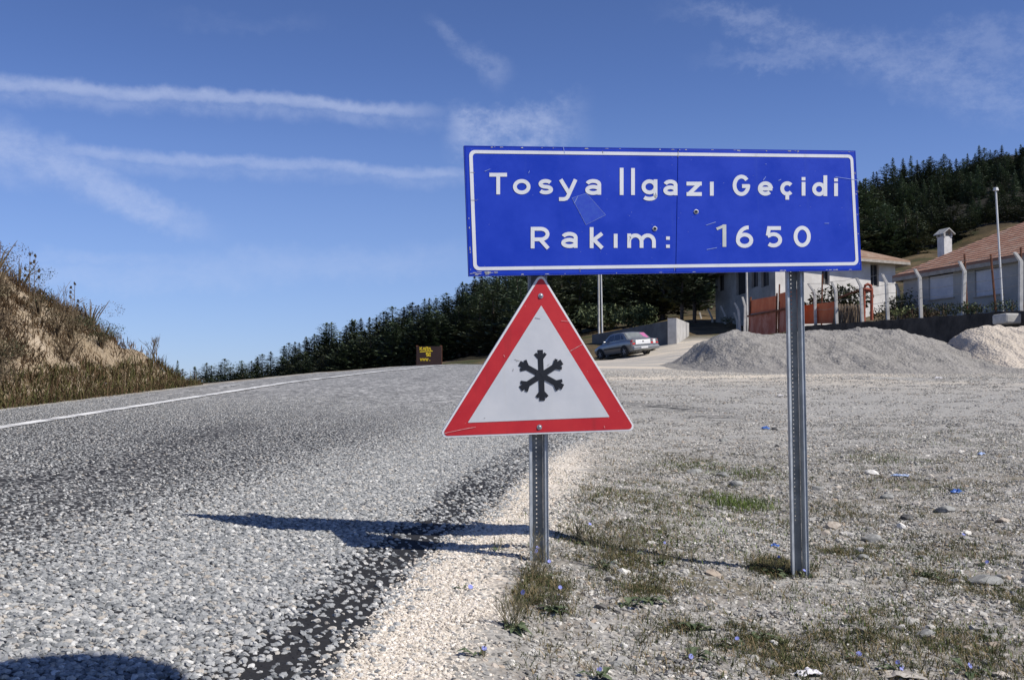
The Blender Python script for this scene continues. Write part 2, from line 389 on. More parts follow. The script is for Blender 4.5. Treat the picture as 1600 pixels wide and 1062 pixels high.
# ------------------------------------------------------------------ loose stones (uncountable): scattered with geometry nodes
def scatter(name, label, x0, x1, y0, y1, step, dens_fn, dmax, size, flat, mat, seed, cat='gravel', smin=.55, smax=1.4):
    vs = []; fs = []; dn = []; sc = []
    ny = int((y1 - y0) / step)
    cols = int((x1 - x0) / step)
    for j in range(ny + 1):
        Y = y0 + (y1 - y0) * j / ny
        for i in range(cols + 1):
            X = x0 + (x1 - x0) * i / cols
            ins = abs(X) < .52 * Y + .35
            d, s = dens_fn(X, Y) if ins else (0, 1)
            onroad = XL(Y) < X < XR(Y)
            z = gz(X, Y) + (.004 if onroad else 0) + (0 if onroad else verge(X, Y))
            vs.append((X, Y, z)); dn.append(d * dmax); sc.append(s)
    for j in range(ny):
        for i in range(cols):
            q = j * (cols + 1) + i
            if dn[q] or dn[q + 1] or dn[q + cols + 1] or dn[q + cols + 2]: fs.append((q, q + 1, q + cols + 2, q + cols + 1))
    me = bpy.data.meshes.new(name); me.from_pydata(vs, [], fs); me.update()
    attr_float(me, 'dens', dn); attr_float(me, 'sc', sc); me.materials.append(mat)
    o = bpy.data.objects.new(name, me); COL.objects.link(o); tag(o, label, cat, kind='stuff')
    ng = bpy.data.node_groups.new(name, 'GeometryNodeTree')
    ng.interface.new_socket('Geometry', in_out='INPUT', socket_type='NodeSocketGeometry')
    ng.interface.new_socket('Geometry', in_out='OUTPUT', socket_type='NodeSocketGeometry')
    N = ng.nodes; L = ng.links
    gi = N.new('NodeGroupInput'); go = N.new('NodeGroupOutput')
    dp = N.new('GeometryNodeDistributePointsOnFaces'); dp.distribute_method = 'RANDOM'; dp.inputs['Seed'].default_value = seed
    na = N.new('GeometryNodeInputNamedAttribute'); na.data_type = 'FLOAT'; na.inputs['Name'].default_value = 'dens'
    ns = N.new('GeometryNodeInputNamedAttribute'); ns.data_type = 'FLOAT'; ns.inputs['Name'].default_value = 'sc'
    L.new(gi.outputs[0], dp.inputs['Mesh']); L.new(na.outputs[0], dp.inputs['Density'])
    jn = N.new('GeometryNodeJoinGeometry')
    for k in range(5):
        ico = N.new('GeometryNodeMeshIcoSphere'); ico.inputs['Radius'].default_value = size; ico.inputs['Subdivisions'].default_value = 2
        sp = N.new('GeometryNodeSetPosition'); L.new(ico.outputs[0], sp.inputs['Geometry'])
        nt = N.new('ShaderNodeTexNoise'); nt.noise_dimensions = '4D'; nt.inputs['W'].default_value = k * 3.7 + seed; nt.inputs['Scale'].default_value = .9 / size; nt.inputs['Detail'].default_value = 1
        pos = N.new('GeometryNodeInputPosition'); L.new(pos.outputs[0], nt.inputs['Vector'])
        sb = N.new('ShaderNodeVectorMath'); sb.operation = 'SUBTRACT'; L.new(nt.outputs['Color'], sb.inputs[0]); sb.inputs[1].default_value = (.5, .5, .5)
        ml = N.new('ShaderNodeVectorMath'); ml.operation = 'SCALE'; L.new(sb.outputs[0], ml.inputs[0]); ml.inputs['Scale'].default_value = size * 2.2
        L.new(ml.outputs[0], sp.inputs['Offset'])
        tr = N.new('GeometryNodeTransform'); L.new(sp.outputs[0], tr.inputs['Geometry']); tr.inputs['Scale'].default_value = (1.25 - .08 * k, .8 + .05 * k, flat + .05 * (k % 2))
        sm = N.new('GeometryNodeSetMaterial'); L.new(tr.outputs[0], sm.inputs['Geometry']); sm.inputs['Material'].default_value = mat
        g2 = N.new('GeometryNodeGeometryToInstance'); L.new(sm.outputs[0], g2.inputs[0]); L.new(g2.outputs[0], jn.inputs[0])
    ip = N.new('GeometryNodeInstanceOnPoints'); L.new(dp.outputs['Points'], ip.inputs['Points']); L.new(jn.outputs[0], ip.inputs['Instance']); ip.inputs['Pick Instance'].default_value = True
    rr = N.new('FunctionNodeRandomValue'); rr.data_type = 'FLOAT_VECTOR'; rr.inputs[0].default_value = (-.35, -.35, 0); rr.inputs[1].default_value = (.35, .35, 6.283); rr.inputs['Seed'].default_value = seed + 5
    L.new(rr.outputs[0], ip.inputs['Rotation'])
    rs = N.new('FunctionNodeRandomValue'); rs.data_type = 'FLOAT'; rs.inputs[2].default_value = smin; rs.inputs[3].default_value = smax; rs.inputs['Seed'].default_value = seed + 9
    mu = N.new('ShaderNodeMath'); mu.operation = 'MULTIPLY'; L.new(rs.outputs[1], mu.inputs[0]); L.new(ns.outputs[0], mu.inputs[1]); L.new(mu.outputs[0], ip.inputs['Scale'])
    L.new(ip.outputs[0], go.inputs[0])
    md = o.modifiers.new('scatter', 'NODES'); md.node_group = ng
    return o
def d_chips(X, Y):
    e = X - XR(Y)
    if X < XL(Y): return 0, 1
    if e > .12: return 0, 1
    band = math.exp(-((e + .17 + .08 * sstep(5.5, 8, Y) + .10 * nz(X * 3, Y * 3, 4) + .05 * nz(X * 9, Y * 9, 2)) / (.17 + .12 * sstep(5.5, 8, Y))) ** 4) * min(1, blackness(Y) * (.9 + .3 * nz(Y * .8, 2)))
    d = 1 - .93 * band * sstep(-.45, -.1, nz(X * 2.6, Y * 2.6, 12))
    if band > .4: d = min(d, .17 + 1.4 * max(0, nz(X * 6, Y * 6, 3)))
    if e > -.02: d = max(0, .5 * (1 - e / .12)) * (.3 + .7 * (nz(X * 5, Y * 5, 1) > -.1))
    cen = cenf(Y)
    d *= lerp(.30, 1, sstep(cen - .9, cen + .5, X + .35 * nz(X, Y * .5, 8)))
    s = lerp(.62, 1, sstep(cen - .8, cen + .6, X)) * lerp(1, .85, sstep(6, 12, Y))
    trk = math.exp(-((X - (-2.9 + .02 * Y)) / .42) ** 2) * sstep(.0, .35, nz(X * 1.6, Y * .45, 3))
    d *= 1 - .7 * trk
    return d * (1 - sstep(13, 20, Y)), s
scatter('road_chippings', 'loose pale grey stone chippings covering the road surface beside the black edge', -7.2, 1.2, 2.4, 20, .07, d_chips, 3150, .0103, .62, M['chip'], 3)
def d_cream(X, Y):
    e = X - XR(Y)
    if e < -.06: return 0, 1
    w = .36 + .14 * nz(Y * 1.1, 3.3) + .20 * nz(X * 4, Y * 4, 6) 
    if Y > 4.8: w += .07 * (Y - 4.8)
    k = lerp(1, .38, sstep(5.5, 7.5, Y))
    return k * (1 - sstep(w * .6, w * 1.15, e)) * (1 - sstep(9, 14, Y)) * lerp(.25, 1, sstep(-.06, .04, e)), 1
scatter('cream_grit', 'cream coloured limestone grit heaped along the black road edge', -1.2, 2.6, 2.4, 14, .05, d_cream, 7500, .0060, .7, M['cream'], 21)
def tarm(X, Y): return min(1, 1.3 * math.exp(-((X - 2.7) / .8) ** 2 - ((Y - 18.6 + .8 * (X - 2.7)) / .8) ** 2) + math.exp(-((X - 3.1) / .5) ** 2 - ((Y - 16.6 + .3 * (X - 3.1)) / .35) ** 2))
def d_grey(X, Y):
    e = X - XR(Y)
    if e < .1: return 0, 1
    c = sstep(.12, .5, e + .2 * nz(X * 3, Y * 3, 6))
    n1 = fbm(X * 1.1, Y * 1.1, 5)
    return (1 - .85 * tarm(X, Y)) * c * (.55 + .45 * sstep(-.12, .18, n1)) * (1 - sstep(12, 19, Y)), .85 + .5 * n1
scatter('verge_gravel', 'mixed grey and pale gravel strewn over the roadside verge', -1.0, 9.0, 2.4, 19, .08, d_grey, 2700, .0092, .6, M['gravel'], 41, smin=.35, smax=1.6)
def d_cob(X, Y):
    e = X - XR(Y)
    if e < .7: return 0, 1
    return .25 + .75 * sstep(.0, .3, fbm(X * .8, Y * .8, 15) + (.12 if X > 1.6 else -.02)), 1
scatter('verge_pebbles', 'larger grey pebbles lying loose among the weeds of the verge', -.5, 8.0, 2.6, 14, .15, d_cob, 34, .022, .55, M['gravel'], 61, smin=.6, smax=1.7)
def d_yard(X, Y):
    e = X - XR(Y)
    if e < -.5: return 0, 1
    tk = math.exp(-((Y - 29.5 - .55 * (X - 5)) / 1.3) ** 2) if 1.5 < X < 11 else 0
    return (1 - .85 * tarm(X, Y)) * (1 - .8 * tk) * sstep(10, 15, Y) * (1 - sstep(30, 42, Y)) * (.5 + .5 * sstep(-.2, .2, fbm(X * .6, Y * .9, 25))), 1
scatter('yard_gravel', 'grey crushed stone covering the open yard behind the signs', -1.0, 21.0, 10, 42, .25, d_yard, 260, .0125, .5, M['gravel'], 71, smin=.5, smax=1.6)
# ------------------------------------------------------------------ sign board
def paint_fn(c, c2, grime=(.25, .24, .21), amt=.25):
    def f(t):
        P = t.coord('Object')
        n = t.noise(P, 3, 8, .7); st = t.noise(t.mapping(P, (18, 1.2, 1)), 1.0, 5, .6)
        col = t.mix(t.mapr(n, .35, .65), c, c2)
        col = t.mix(t.math('MULTIPLY', t.mapr(st, .55, .8), amt), col, grime)
        sc = t.noise(t.mapping(P, (6, 40, 1), rot=(0, 0, .5)), 1.5, 3, .8)
        col = t.mix(t.mapr(sc, .78, .82, 0, .5), col, (.6, .6, .62))
        sp = t.voro(P, 26, 'Distance')
        col = t.mix(t.mapr(sp, .045, .03, 0, .45), col, (.5, .52, .6))
        return {'Base Color': col, 'Roughness': t.mapr(n, .3, .7, .38, .6), 'Normal': t.bump(t.noise(P, 7, 3), .25, .004)}
    return f
M['blue'] = material('blue_retroreflective_sheet', paint_fn((.006, .036, .41), (.009, .046, .47), (.03, .07, .42), .35), spec=.25)
M['white'] = material('white_retroreflective_sheet', paint_fn((.66, .67, .69), (.73, .73, .74), (.42, .41, .38), .4), spec=.4)
M['offwhite'] = material('weathered_digit_sheet', paint_fn((.50, .52, .50), (.62, .63, .58), (.3, .31, .28), .6), spec=.3)
M['red'] = material('red_retroreflective_sheet', paint_fn((.42, .012, .020), (.50, .018, .024), (.22, .02, .02), .5), spec=.4)
M['black'] = mottled('black_vinyl', (.006, .007, .010), (.013, .014, .018), 8, rough=.45)
def galv(t):
    P = t.coord('Object'); v = t.voro(P, 60, 'Color')
    n = t.noise(P, 9, 6, .7)
    return {'Base Color': t.mix(t.mapr(n, .3, .7), (.32, .345, .37), (.50, .525, .54)), 'Roughness': t.mapr(t.sep(v, 0), 0, 1, .45, .62), 'Normal': t.bump(n, .2, .002)}
M['galv'] = material('galvanised_steel', galv, metal=.35, rough=.5)
M['galvdark'] = mottled('shaded_galvanised_web', (.17, .18, .18), (.28, .29, .285), 10, rough=.6, metal=.15)  # darker copy of the post steel, for shade in the recessed web
M['hole'] = mottled('bare_metal', (.25, .25, .25), (.5, .5, .5), 40, rough=.4, metal=.8)

BL = at(734, 430, 5.13); BR = at(1345, 421, 5.60)
U = (BR - BL).normalized(); TL0 = at(730, 229, 5.125)
V = (TL0 - BL); V = (V - U * V.dot(U)).normalized(); Nn = U.cross(V)           # towards the camera
if Nn.y > 0: Nn = -Nn
BW = (BR - BL).length; BH = (TL0 - BL).dot(V)
MAT = Matrix((U, V, Nn)).transposed().to_4x4(); MAT.translation = BL
def on_plane(px, py, O, off=0.):
    d = ray(px, py); C0 = Vector((0, 0, ZC)); k = (O - C0).dot(Nn) / d.dot(Nn)
    p = C0 + d * k - O
    return (p.dot(U), p.dot(V))
board = empty('place_name_sign'); board.matrix_world = MAT
tag(board, 'wide blue place-name sign with white border and lettering TOSYA ILGAZI GEÇİDİ above an altitude', 'road sign')
board['label'] = 'wide blue road sign with white border, lettering and altitude 1650'
# two sheet panels meeting at a seam
seam0 = on_plane(1055.5, 421, BL)[0]; seam1 = on_plane(1059.5, 238, BL)[0]
def slab(poly, z0, z1, name, mat, parent):
    m = MB(); m.prism(poly, z0, z1); return m.build(name, mat, parent)
g = .0009
p1 = slab([(0, 0), (seam0 - g, 0), (seam1 - g, BH), (0, BH)], -.018, 0, 'panel', M['blue'], board); bevel(p1, .002)
p2 = slab([(seam0 + g, 0), (BW, 0), (BW, BH), (seam1 + g, BH)], -.018, .0004, 'panel', M['blue'], board); bevel(p2, .002)
m = MB()                                       # folded metal rim, slightly proud
for a, b in (((-.004, -.004), (BW + .004, -.0005)), ((-.004, BH + .0005), (BW + .004, BH + .004))):
    m.box(((a[0] + b[0]) / 2, (a[1] + b[1]) / 2, -.010), (b[0] - a[0], b[1] - a[1], .022))
for a, b in ((-.004, -.0005), (BW + .0005, BW + .004)):
    m.box(((a + b) / 2, BH / 2, -.010), (b - a, BH, .022))
m.build('rim', M['blue'], board)
m = MB()
for yy in (.14, BH - .14): m.box((BW / 2, yy, -.032), (BW - .1, .04, .026))
m.build('back_rail', M['galv'], board)

def rrect(x0, y0, x1, y1, r, n=6):
    out = []
    for cx, cy, a0 in ((x1 - r, y0 + r, -90), (x1 - r, y1 - r, 0), (x0 + r, y1 - r, 90), (x0 + r, y0 + r, 180)):
        for k in range(n + 1):
            a = R(a0 + 90 * k / n); out.append((cx + r * math.cos(a), cy + r * math.sin(a)))
    return out
# white border line, following the slightly uneven line of the real sign
def ring(outer, inner, z):
    n = len(outer); m = MB(); m.add([(x, y, z) for x, y in outer] + [(x, y, z) for x, y in inner], [(i, (i + 1) % n, n + (i + 1) % n, n + i) for i in range(n)]); return m
o_ = rrect(.018, .022, BW - .012, BH - .017, .028); i_ = rrect(.035, .038, BW - .028, BH - .033, .016)
ring(o_, i_, .0018).build('border', M['white'], board)

# lettering: every glyph a stroked shape, drawn in the plane of the board
SWP = 28.5 / 4.828                                  # stroke width in photo pixels
def arc(cx, cy, rx, ry, a0, a1, n=18):
    return [(cx + rx * math.cos(R(a0 + (a1 - a0) * k / n)), cy - ry * math.sin(R(a0 + (a1 - a0) * k / n))) for k in range(n + 1)]
def glyph(ch, x0, x1, y0, y1, w):
    h = w / 2; L, Rr, T, B = x0 + h, x1 - h, y0 + h, y1 - h; cx, cy = (x0 + x1) / 2, (y0 + y1) / 2; rx, ry = (Rr - L) / 2, (B - T) / 2
    q = (B - T) / 4
    if ch == 'T': return [[(x0, T), (x1, T)], [(cx, T), (cx, y1)]]
    if ch in 'o0': return [arc(cx, cy, rx, ry, 0, 360, 32)]
    if ch == 's': return [arc(cx, T + q, rx * .93, q, 25, 250, 14) + arc(cx, B - q, rx, q, 70, -155, 14)]
    if ch == 'y': 
        d = (y1 - y0)
        return [[(x0 + h * .9, y0), (cx + w * .18, y0 + d * .62)], [(x1 - h * .9, y0), (cx - w * .1, y0 + d * .80), (cx - w * .5, B - 1), (cx - w * 1.1, B), (x0, B)]]
    if ch == 'a':
        k = (y1 - y0); b = B - k * .2
        return [arc(cx, T + k * .22, rx, k * .22, 165, 0, 12) + [(Rr, y1)], arc(cx, B - k * .19, rx, k * .20, 0, 360, 24)]
    if ch == 'g':
        k = (y1 - y0); xb = y0 + k * .70
        return [arc(cx, (T + xb - h) / 2, rx, (xb - h - T) / 2, 0, 360, 24), [(Rr, y0), (Rr, B - k * .1)] + arc(cx, B - k * .14, rx, k * .14, 0, -150, 12)]
    if ch == 'z': return [[(x0, T), (x1, T)], [(x1 - w * .6, T), (x0 + w * .6, B)], [(x0, B), (x1, B)]]
    if ch in 'Il': return [[(cx, y0), (cx, y1)]]
    if ch == 'G': return [arc(cx, cy, rx, ry, 38, 360, 26) + [(Rr, cy - h * .2)], [(cx + 1, cy + h * .4), (x1 - 1, cy + h * .4)]]
    if ch == 'e': return [arc(cx, cy, rx, ry, 0, 318, 24), [(L, cy + h * .1), (x1 - 1, cy + h * .1)]]
    if ch == 'c':
        b2 = y1 - 30 / 4.828; c2 = (T + b2 - h) / 2; r2 = (b2 - h - T) / 2
        return [arc(cx, c2, rx, r2, 42, 318, 22), [(cx, b2 - h), (cx, y1)], [(cx - w * .42, b2 + 2.2), (cx + w * .42, b2 + 2.2)]]
    if ch == 'i': return [[(cx, y0), (cx, y0 + 25 / 4.828)], [(cx, y0 + 37 / 4.828), (cx, y1)]]
    if ch == 'd':
        k = (y1 - y0) * .33
        return [arc(cx - 1, (T + k + B) / 2, rx - 1, (B - T - k) / 2, 0, 360, 24), [(Rr, y0), (Rr, y1)]]
    if ch == 'R':
        mid = y0 + (y1 - y0) * .58
        return [[(L, y0), (L, y1)], [(L, T), (cx, T)] + arc(cx + 1, (T + mid) / 2, rx - 1, (mid - T) / 2, 90, -90, 12) + [(L, mid)], [(cx, mid), (Rr + 1, y1)]]
    if ch == 'k':
        xh = y0 + (y1 - y0) * .30; j = y0 + (y1 - y0) * .68
        return [[(L, y0), (L, y1)], [(x1 - h * .9, xh), (L, j)], [(L + w * .7, j - w * .35), (x1 - h * .8, y1)]]
    if ch == 'm':
        r = (cx - L) / 2
        return [[(L, y0), (L, y1)], [(L, y0 + w)] + arc(L + r, T + r, r, r, 160, 0, 10) + [(cx, y1)], arc(cx + r, T + r, r, r, 160, 0, 10) + [(Rr, y1)]]
    if ch == ':': return [[(cx, y0), (cx, y0 + 25 / 4.828)], [(cx, y1 - 24 / 4.828), (cx, y1)]]
    if ch == '1': return [[(Rr, y0), (Rr, y1)], [(x0, y0 + 7), (Rr, y0 + 2)]]
    if ch == '6':
        k = (y1 - y0); return [arc(cx, B - k * .24, rx, k * .24 + 1, 0, 360, 26), arc(cx + rx * .55, B - k * .25, rx * 1.55, k * .60, 180, 88, 14)]
    if ch == '5':
        k = (y1 - y0); return [[(x1 - w * .4, T), (L + w * .35, T), (L, T + k * .36)] , [(L, T + k * .38)] + arc(cx - rx * .1, B - k * .26, rx * 1.05, k * .27, 130, -135, 18)]
    return []
def stroke(pl, w, closed=False):
    n = len(pl); vs = []; fs = []
    if n > 2 and math.hypot(pl[0][0] - pl[-1][0], pl[0][1] - pl[-1][1]) < .01: closed = True; pl = pl[:-1]; n -= 1
    for i in range(n):
        a = pl[i - 1] if (i or closed) else pl[i]; b = pl[(i + 1) % n] if (i < n - 1 or closed) else pl[i]; p = pl[i]
        d1 = Vector((p[0] - a[0], p[1] - a[1])); d2 = Vector((b[0] - p[0], b[1] - p[1]))
        if d1.length < 1e-6: d1 = d2
        if d2.length < 1e-6: d2 = d1
        d1.normalize(); d2.normalize(); t = (d1 + d2)
        t = t.normalized() if t.length > .1 else d1
        nrm = Vector((-t.y, t.x)); k = 1 / max(.55, nrm.dot(Vector((-d1.y, d1.x))))
        vs += [(p[0] + nrm.x * w / 2 * k, p[1] + nrm.y * w / 2 * k), (p[0] - nrm.x * w / 2 * k, p[1] - nrm.y * w / 2 * k)]
    m = n if closed else n - 1
    fs = [(2 * i, 2 * i + 1, 2 * ((i + 1) % n) + 1, 2 * ((i + 1) % n)) for i in range(m)]
    return vs, fs
A_ = (720, 220); B_ = (1030, 220); S_ = 4.828

def pieces(m, name, mat, parent):
    """every separate face of a mesh becomes a part of its own"""
    adj = {}
    for f in m.f:
        ks = [k for k in adj if adj[k] & set(f)]; new = set(f)
        for k in ks: new |= adj.pop(k)
        adj[len(adj) + 1 if not adj else max(adj) + 1] = new
    for grp in adj.values():
        idx = sorted(grp); mp = {v: i for i, v in enumerate(idx)}; q = MB(); q.add([m.v[i] for i in idx], [tuple(mp[i] for i in f) for f in m.f if f[0] in grp]); q.build(name, mat, parent)
GL = [('T', A_, 215, 348, 243, 405), ('o', A_, 393, 525, 290, 405), ('s', A_, 583, 695, 290, 405), ('y', A_, 740, 878, 293, 455), ('a', A_, 938, 1058, 290, 408),
      ('I', A_, 1197, 1228, 205, 410), ('l', A_, 1284, 1312, 207, 410), ('g', A_, 1363, 1482, 292, 453), ('a', B_, 30, 137, 294, 412), ('z', B_, 205, 320, 310, 417),
      ('I', B_, 382, 410, 310, 415), ('G', B_, 553, 685, 257, 417), ('e', B_, 743, 857, 307, 415), ('c', B_, 912, 1017, 307, 445), ('i', B_, 1073, 1102, 275, 415),
      ('d', B_, 1153, 1266, 262, 418), ('i', B_, 1318, 1347, 283, 418),
      ('R', A_, 527, 668, 650, 812), ('a', A_, 757, 880, 688, 808), ('k', A_, 972, 1078, 652, 810), ('I', A_, 1153, 1182, 702, 808), ('m', A_, 1255, 1470, 700, 808),
      (':', B_, 50, 80, 722, 808), ('1', B_, 432, 505, 632, 800), ('6', B_, 578, 708, 645, 803), ('5', B_, 803, 928, 645, 803), ('0', B_, 1013, 1142, 642, 802)]
def poly2(m, vs, fs, z, O=None):
    m.add([(*on_plane(x, y, O or BL), z) for x, y in vs], fs)
zz = 0
for ch, off, x0, x1, y0, y1 in GL:
    m = MB(); W = SWP
    for si, pl in enumerate(glyph(ch, off[0] + x0 / S_, off[0] + x1 / S_, off[1] + y0 / S_, off[1] + y1 / S_, W)):
        vs, fs = stroke(pl, W if not (ch == '1' and si == 1) else 4.2)
        poly2(m, vs, fs, .0018 + .0002 * si)
    if ch == ':': pieces(m, 'colon_dot', M['white'], board)
    else: m.build('digit' if ch in '1650' else 'letter', M['offwhite'] if ch == '1' else M['white'], board)
# wear: bullet dents, faded sticker mark, scratches, peeled corner
M['dent'] = mottled('chipped_paint_metal', (.35, .36, .38), (.7, .7, .7), 60, rough=.4)
M['faint'] = mottled('faded_sticker_trace', (.010, .045, .45), (.022, .075, .47), 30, rough=.6)
M['scr'] = mottled('scratch_mark', (.16, .24, .6), (.3, .38, .66), 30, rough=.6)
for (px, py) in ((1087.5, 331), (1023, 357.5)):
    c = on_plane(px, py, BL); m = MB()
    n = 12; vs = []; rr = [(.0125, .0022), (.0085, .0050), (.0058, -.002)]
    for r_, z_ in rr: vs += [(c[0] + r_ * math.cos(2 * PI * k / n) * (1 + .12 * math.sin(k * 2.3)), c[1] + r_ * math.sin(2 * PI * k / n), z_) for k in range(n)]
    m.add(vs, [(a * n + k, a * n + (k + 1) % n, (a + 1) * n + (k + 1) % n, (a + 1) * n + k) for a in range(2) for k in range(n)]); m.build('bullet_dent', M['dent'], board)
    m = MB(); m.add([(c[0] + .0062 * math.cos(2 * PI * k / n), c[1] + .0062 * math.sin(2 * PI * k / n), .0021) for k in range(n)], [tuple(range(n))]); m.build('bullet_hole', M['black'], board)
sq = [(A_[0] + x / S_, A_[1] + y / S_) for x, y in ((838, 432), (948, 396), (1092, 560), (944, 634))]
m = MB(); poly2(m, sq, [(0, 1, 2, 3)], .0010); m.build('sticker_trace', M['faint'], board)
m = MB()
for a, b in zip(sq, sq[1:] + sq[:1]):
    vs, fs = stroke([a, b], .35); poly2(m, vs, fs, .0013)
for seg in (((A_[0] + 180 / S_, 268), (A_[0] + 222 / S_, 264.2)), ((A_[0] + 510 / S_, 271), (A_[0] + 518 / S_, 267)), ((1030 + 783 / S_, 282), (1030 + 803 / S_, 276)), ((1030 + 898 / S_, 282.5), (1030 + 918 / S_, 280.5)), ((1305, 276.5), (1341, 282)),
            ((1103, 352), (1118, 347)), ((1104, 390), (1120, 387)), ((903, 306), (897, 318)), ((882, 240), (880, 230)), ((1196, 256), (1197, 257)), ((1288, 349), (1295, 349))):
    vs, fs = stroke(list(seg), .8); poly2(m, vs, fs, .0026)
pieces(m, 'scratch', M['scr'], board)
random.seed(5)
m = MB()                                         # bare chipped metal along the rim
for k in range(50):
    side = random.random(); w = random.uniform(.003, .02); h = random.uniform(.0015, .005)
    if side < .45: x, y = random.uniform(.01, BW - .03), BH - h * .6
    elif side < .75: x, y = random.uniform(.01, BW - .03), h * .2
    else: x, y, w, h = (random.choice((.004, BW - .008)), random.uniform(.02, BH - .04), h, w * .7)
    m.add([(x, y - h * .5, .0015), (x + w, y - h * .4, .0015), (x + w * .8, y + h * .5, .0015), (x + w * .1, y + h * .35, .0015)], [(0, 1, 2, 3)])
for k in range(18):
    x = random.uniform(.0, .12) ; y = random.uniform(0, .014); w = random.uniform(.008, .03); h = random.uniform(.002, .006)
    m.add([(x, y, .0024), (x + w, y + .001, .0024), (x + w * .9, y + h, .0024), (x + .002, y + h * .8, .0024)], [(0, 1, 2, 3)])
pieces(m, 'paint_chip', mottled('chipped_grey_primer', (.30, .31, .28), (.6, .6, .56), 30), board)
m = MB()                                         # cracks across the border strip
for px, py, px2, py2 in ((1059.5, 236.5, 1059, 246), (1054, 418, 1053.5, 423), (941, 236, 942, 240), (906, 419, 906.2, 425), (735, 269.5, 742, 270), (736, 313, 745, 313.2), (1336.5, 299, 1342, 299.5)):
    vs, fs = stroke([(px, py), (px2, py2)], .7); poly2(m, vs, fs, .0027)
pieces(m, 'crack', M['galvdark'], board)

# ------------------------------------------------------------------ posts (perforated channel section)
def make_post(name, X, Y, width, z0, z1, label, hole_from, hole_to, group='perforated steel sign posts', yaw=None):
    e = empty(name, (X, Y, z0)); tag(e, label, 'sign post', group)
    e.rotation_euler = (0, R(-.35), yaw if yaw is not None else math.atan2(U.y, U.x))
    h = z1 - z0; w = width; d = .038; fl = .016; th = .0035
    m = MB()                                    # flanges turned towards the traffic
    for s in (-1, 1):
        m.box((s * (w / 2 - fl / 2), 0, h / 2 - .2), (fl, th, h + .4))
        m.box((s * (w / 2 - fl + th / 2), d / 2 + th / 2, h / 2 - .2), (th, d - th, h + .4))
        m.box((s * (w / 2 - .0015), -.004, h / 2 - .2), (.003, .008, h + .4))
    o = m.build('flange', M['galv'], e); bevel(o, .0012, 1)
    m = MB(); wi = w / 2 - fl; hs = .0034; pitch = .0212
    y = d + th
    def strip(xa, xb, za, zb): m.box(((xa + xb) / 2, y, (za + zb) / 2), (xb - xa, th, zb - za))
    strip(-wi, -hs, -.4, h); strip(hs, wi, -.4, h)
    z = -.4; 
    hz = [hole_from + k * pitch for k in range(int((hole_to - hole_from) / pitch))]
    for q in hz:
        if q + hs * 1.6 > h: break
        strip(-hs, hs, z, q - hs); z = q + hs
    strip(-hs, hs, z, h)
    m.build('perforated_web', M['galvdark'], e)
    return e
def ptY(px, py, Y): return at(px, py, Y)
pL = at(842.5, 870, 5.235 + .055); pR = at(1250.5, 893, 5.60)
topL = at(842, 240, 5.24).z; topR = at(1250, 246, 5.6).z
gL = ground_z(pL.x, pL.y); gR = ground_z(pR.x, pR.y)
make_post('sign_post', pL.x, pL.y, .094, gL, topL, 'perforated galvanised steel post carrying the red triangle and the left end of the board', .06, .75)
make_post('sign_post', pR.x, pR.y, .094, gR, topR, 'perforated galvanised steel post under the right end of the blue board', .28, 1.75)

# ------------------------------------------------------------------ warning triangle
OT = BL - Nn * .026
TM = MAT.copy(); TM.translation = OT
tri = empty('warning_sign'); tri.matrix_world = TM
tag(tri, 'red bordered white warning triangle with a black snowflake symbol', 'warning sign')
C_ = (680, 420); K_ = 3.794
def tpx(x, y): return (C_[0] + x / K_, C_[1] + y / K_)
def rounded(poly, r, n=6):
    out = []; N_ = len(poly)
    for i in range(N_):
        p = Vector(poly[i]); a = Vector(poly[i - 1]) - p; b = Vector(poly[(i + 1) % N_]) - p; a.normalize(); b.normalize()
        ang = a.angle(b); t = r / math.tan(ang / 2); c = p + (a + b).normalized() * (r / math.sin(ang / 2))
        s, e_ = p + a * t - c, p + b * t - c
        a0 = math.atan2(s.y, s.x); a1 = math.atan2(e_.y, e_.x); da = (a1 - a0 + PI) % (2 * PI) - PI
        out += [(c.x + r * math.cos(a0 + da * k / n), c.y + r * math.sin(a0 + da * k / n)) for k in range(n + 1)]
    return out
def P2(pts): return [on_plane(*tpx(*p), OT) for p in pts]
outer = rounded(P2([(627, 18), (1197, 958), (15, 1002)]), .022)
redp = rounded(P2([(627, 42), (1180, 948), (36, 990)]), .016)
inner = rounded(P2([(627.5, 217), (1033, 877), (192, 911)]), .002, 2)
m = MB(); m.prism(outer, -.014, 0); o = m.build('plate', M['white'], tri); bevel(o, .002, 2)
m = MB(); m.add([(x, y, .0016) for x, y in redp], [tuple(range(len(redp)))]); m.build('red_border', M['red'], tri)
m = MB(); m.add([(x, y, .0030) for x, y in inner], [tuple(range(len(inner)))]); m.build('white_field', material('white_field_sheet', paint_fn((.50, .515, .54), (.56, .57, .59), (.5, .49, .46), .3), spec=.4), tri)
# snowflake
cx, cy = on_plane(*tpx(627, 630), OT); m = MB()
def tl(x, y): return (cx + x, cy + y)
s_ = on_plane(*tpx(627, 480), OT)[1] - cy       # arm length
zq = [0.0042]
def bar(p, q, w):
    p = Vector(p); q = Vector(q); d = (q - p).normalized(); n_ = Vector((-d.y, d.x)) * w / 2
    m.add([(*tl(*(p + n_)), zq[0]), (*tl(*(q + n_)), zq[0]), (*tl(*(q - n_)), zq[0]), (*tl(*(p - n_)), zq[0])], [(0, 1, 2, 3)]); zq[0] += .00012
for k in range(6):
    a = R(90 + 60 * k + (0 if k % 3 == 0 else 0)); d = Vector((math.cos(a), math.sin(a))); n_ = Vector((-d.y, d.x))
    bar((0, 0), d * s_, s_ * .225)
    for sg in (-1, 1):
        bar(d * s_ * .60, d * s_ * .86 + n_ * sg * s_ * .215, s_ * .13)
        bar(d * s_ * .72 , d * s_ * .80 + n_ * sg * s_ * .20, s_ * .10)
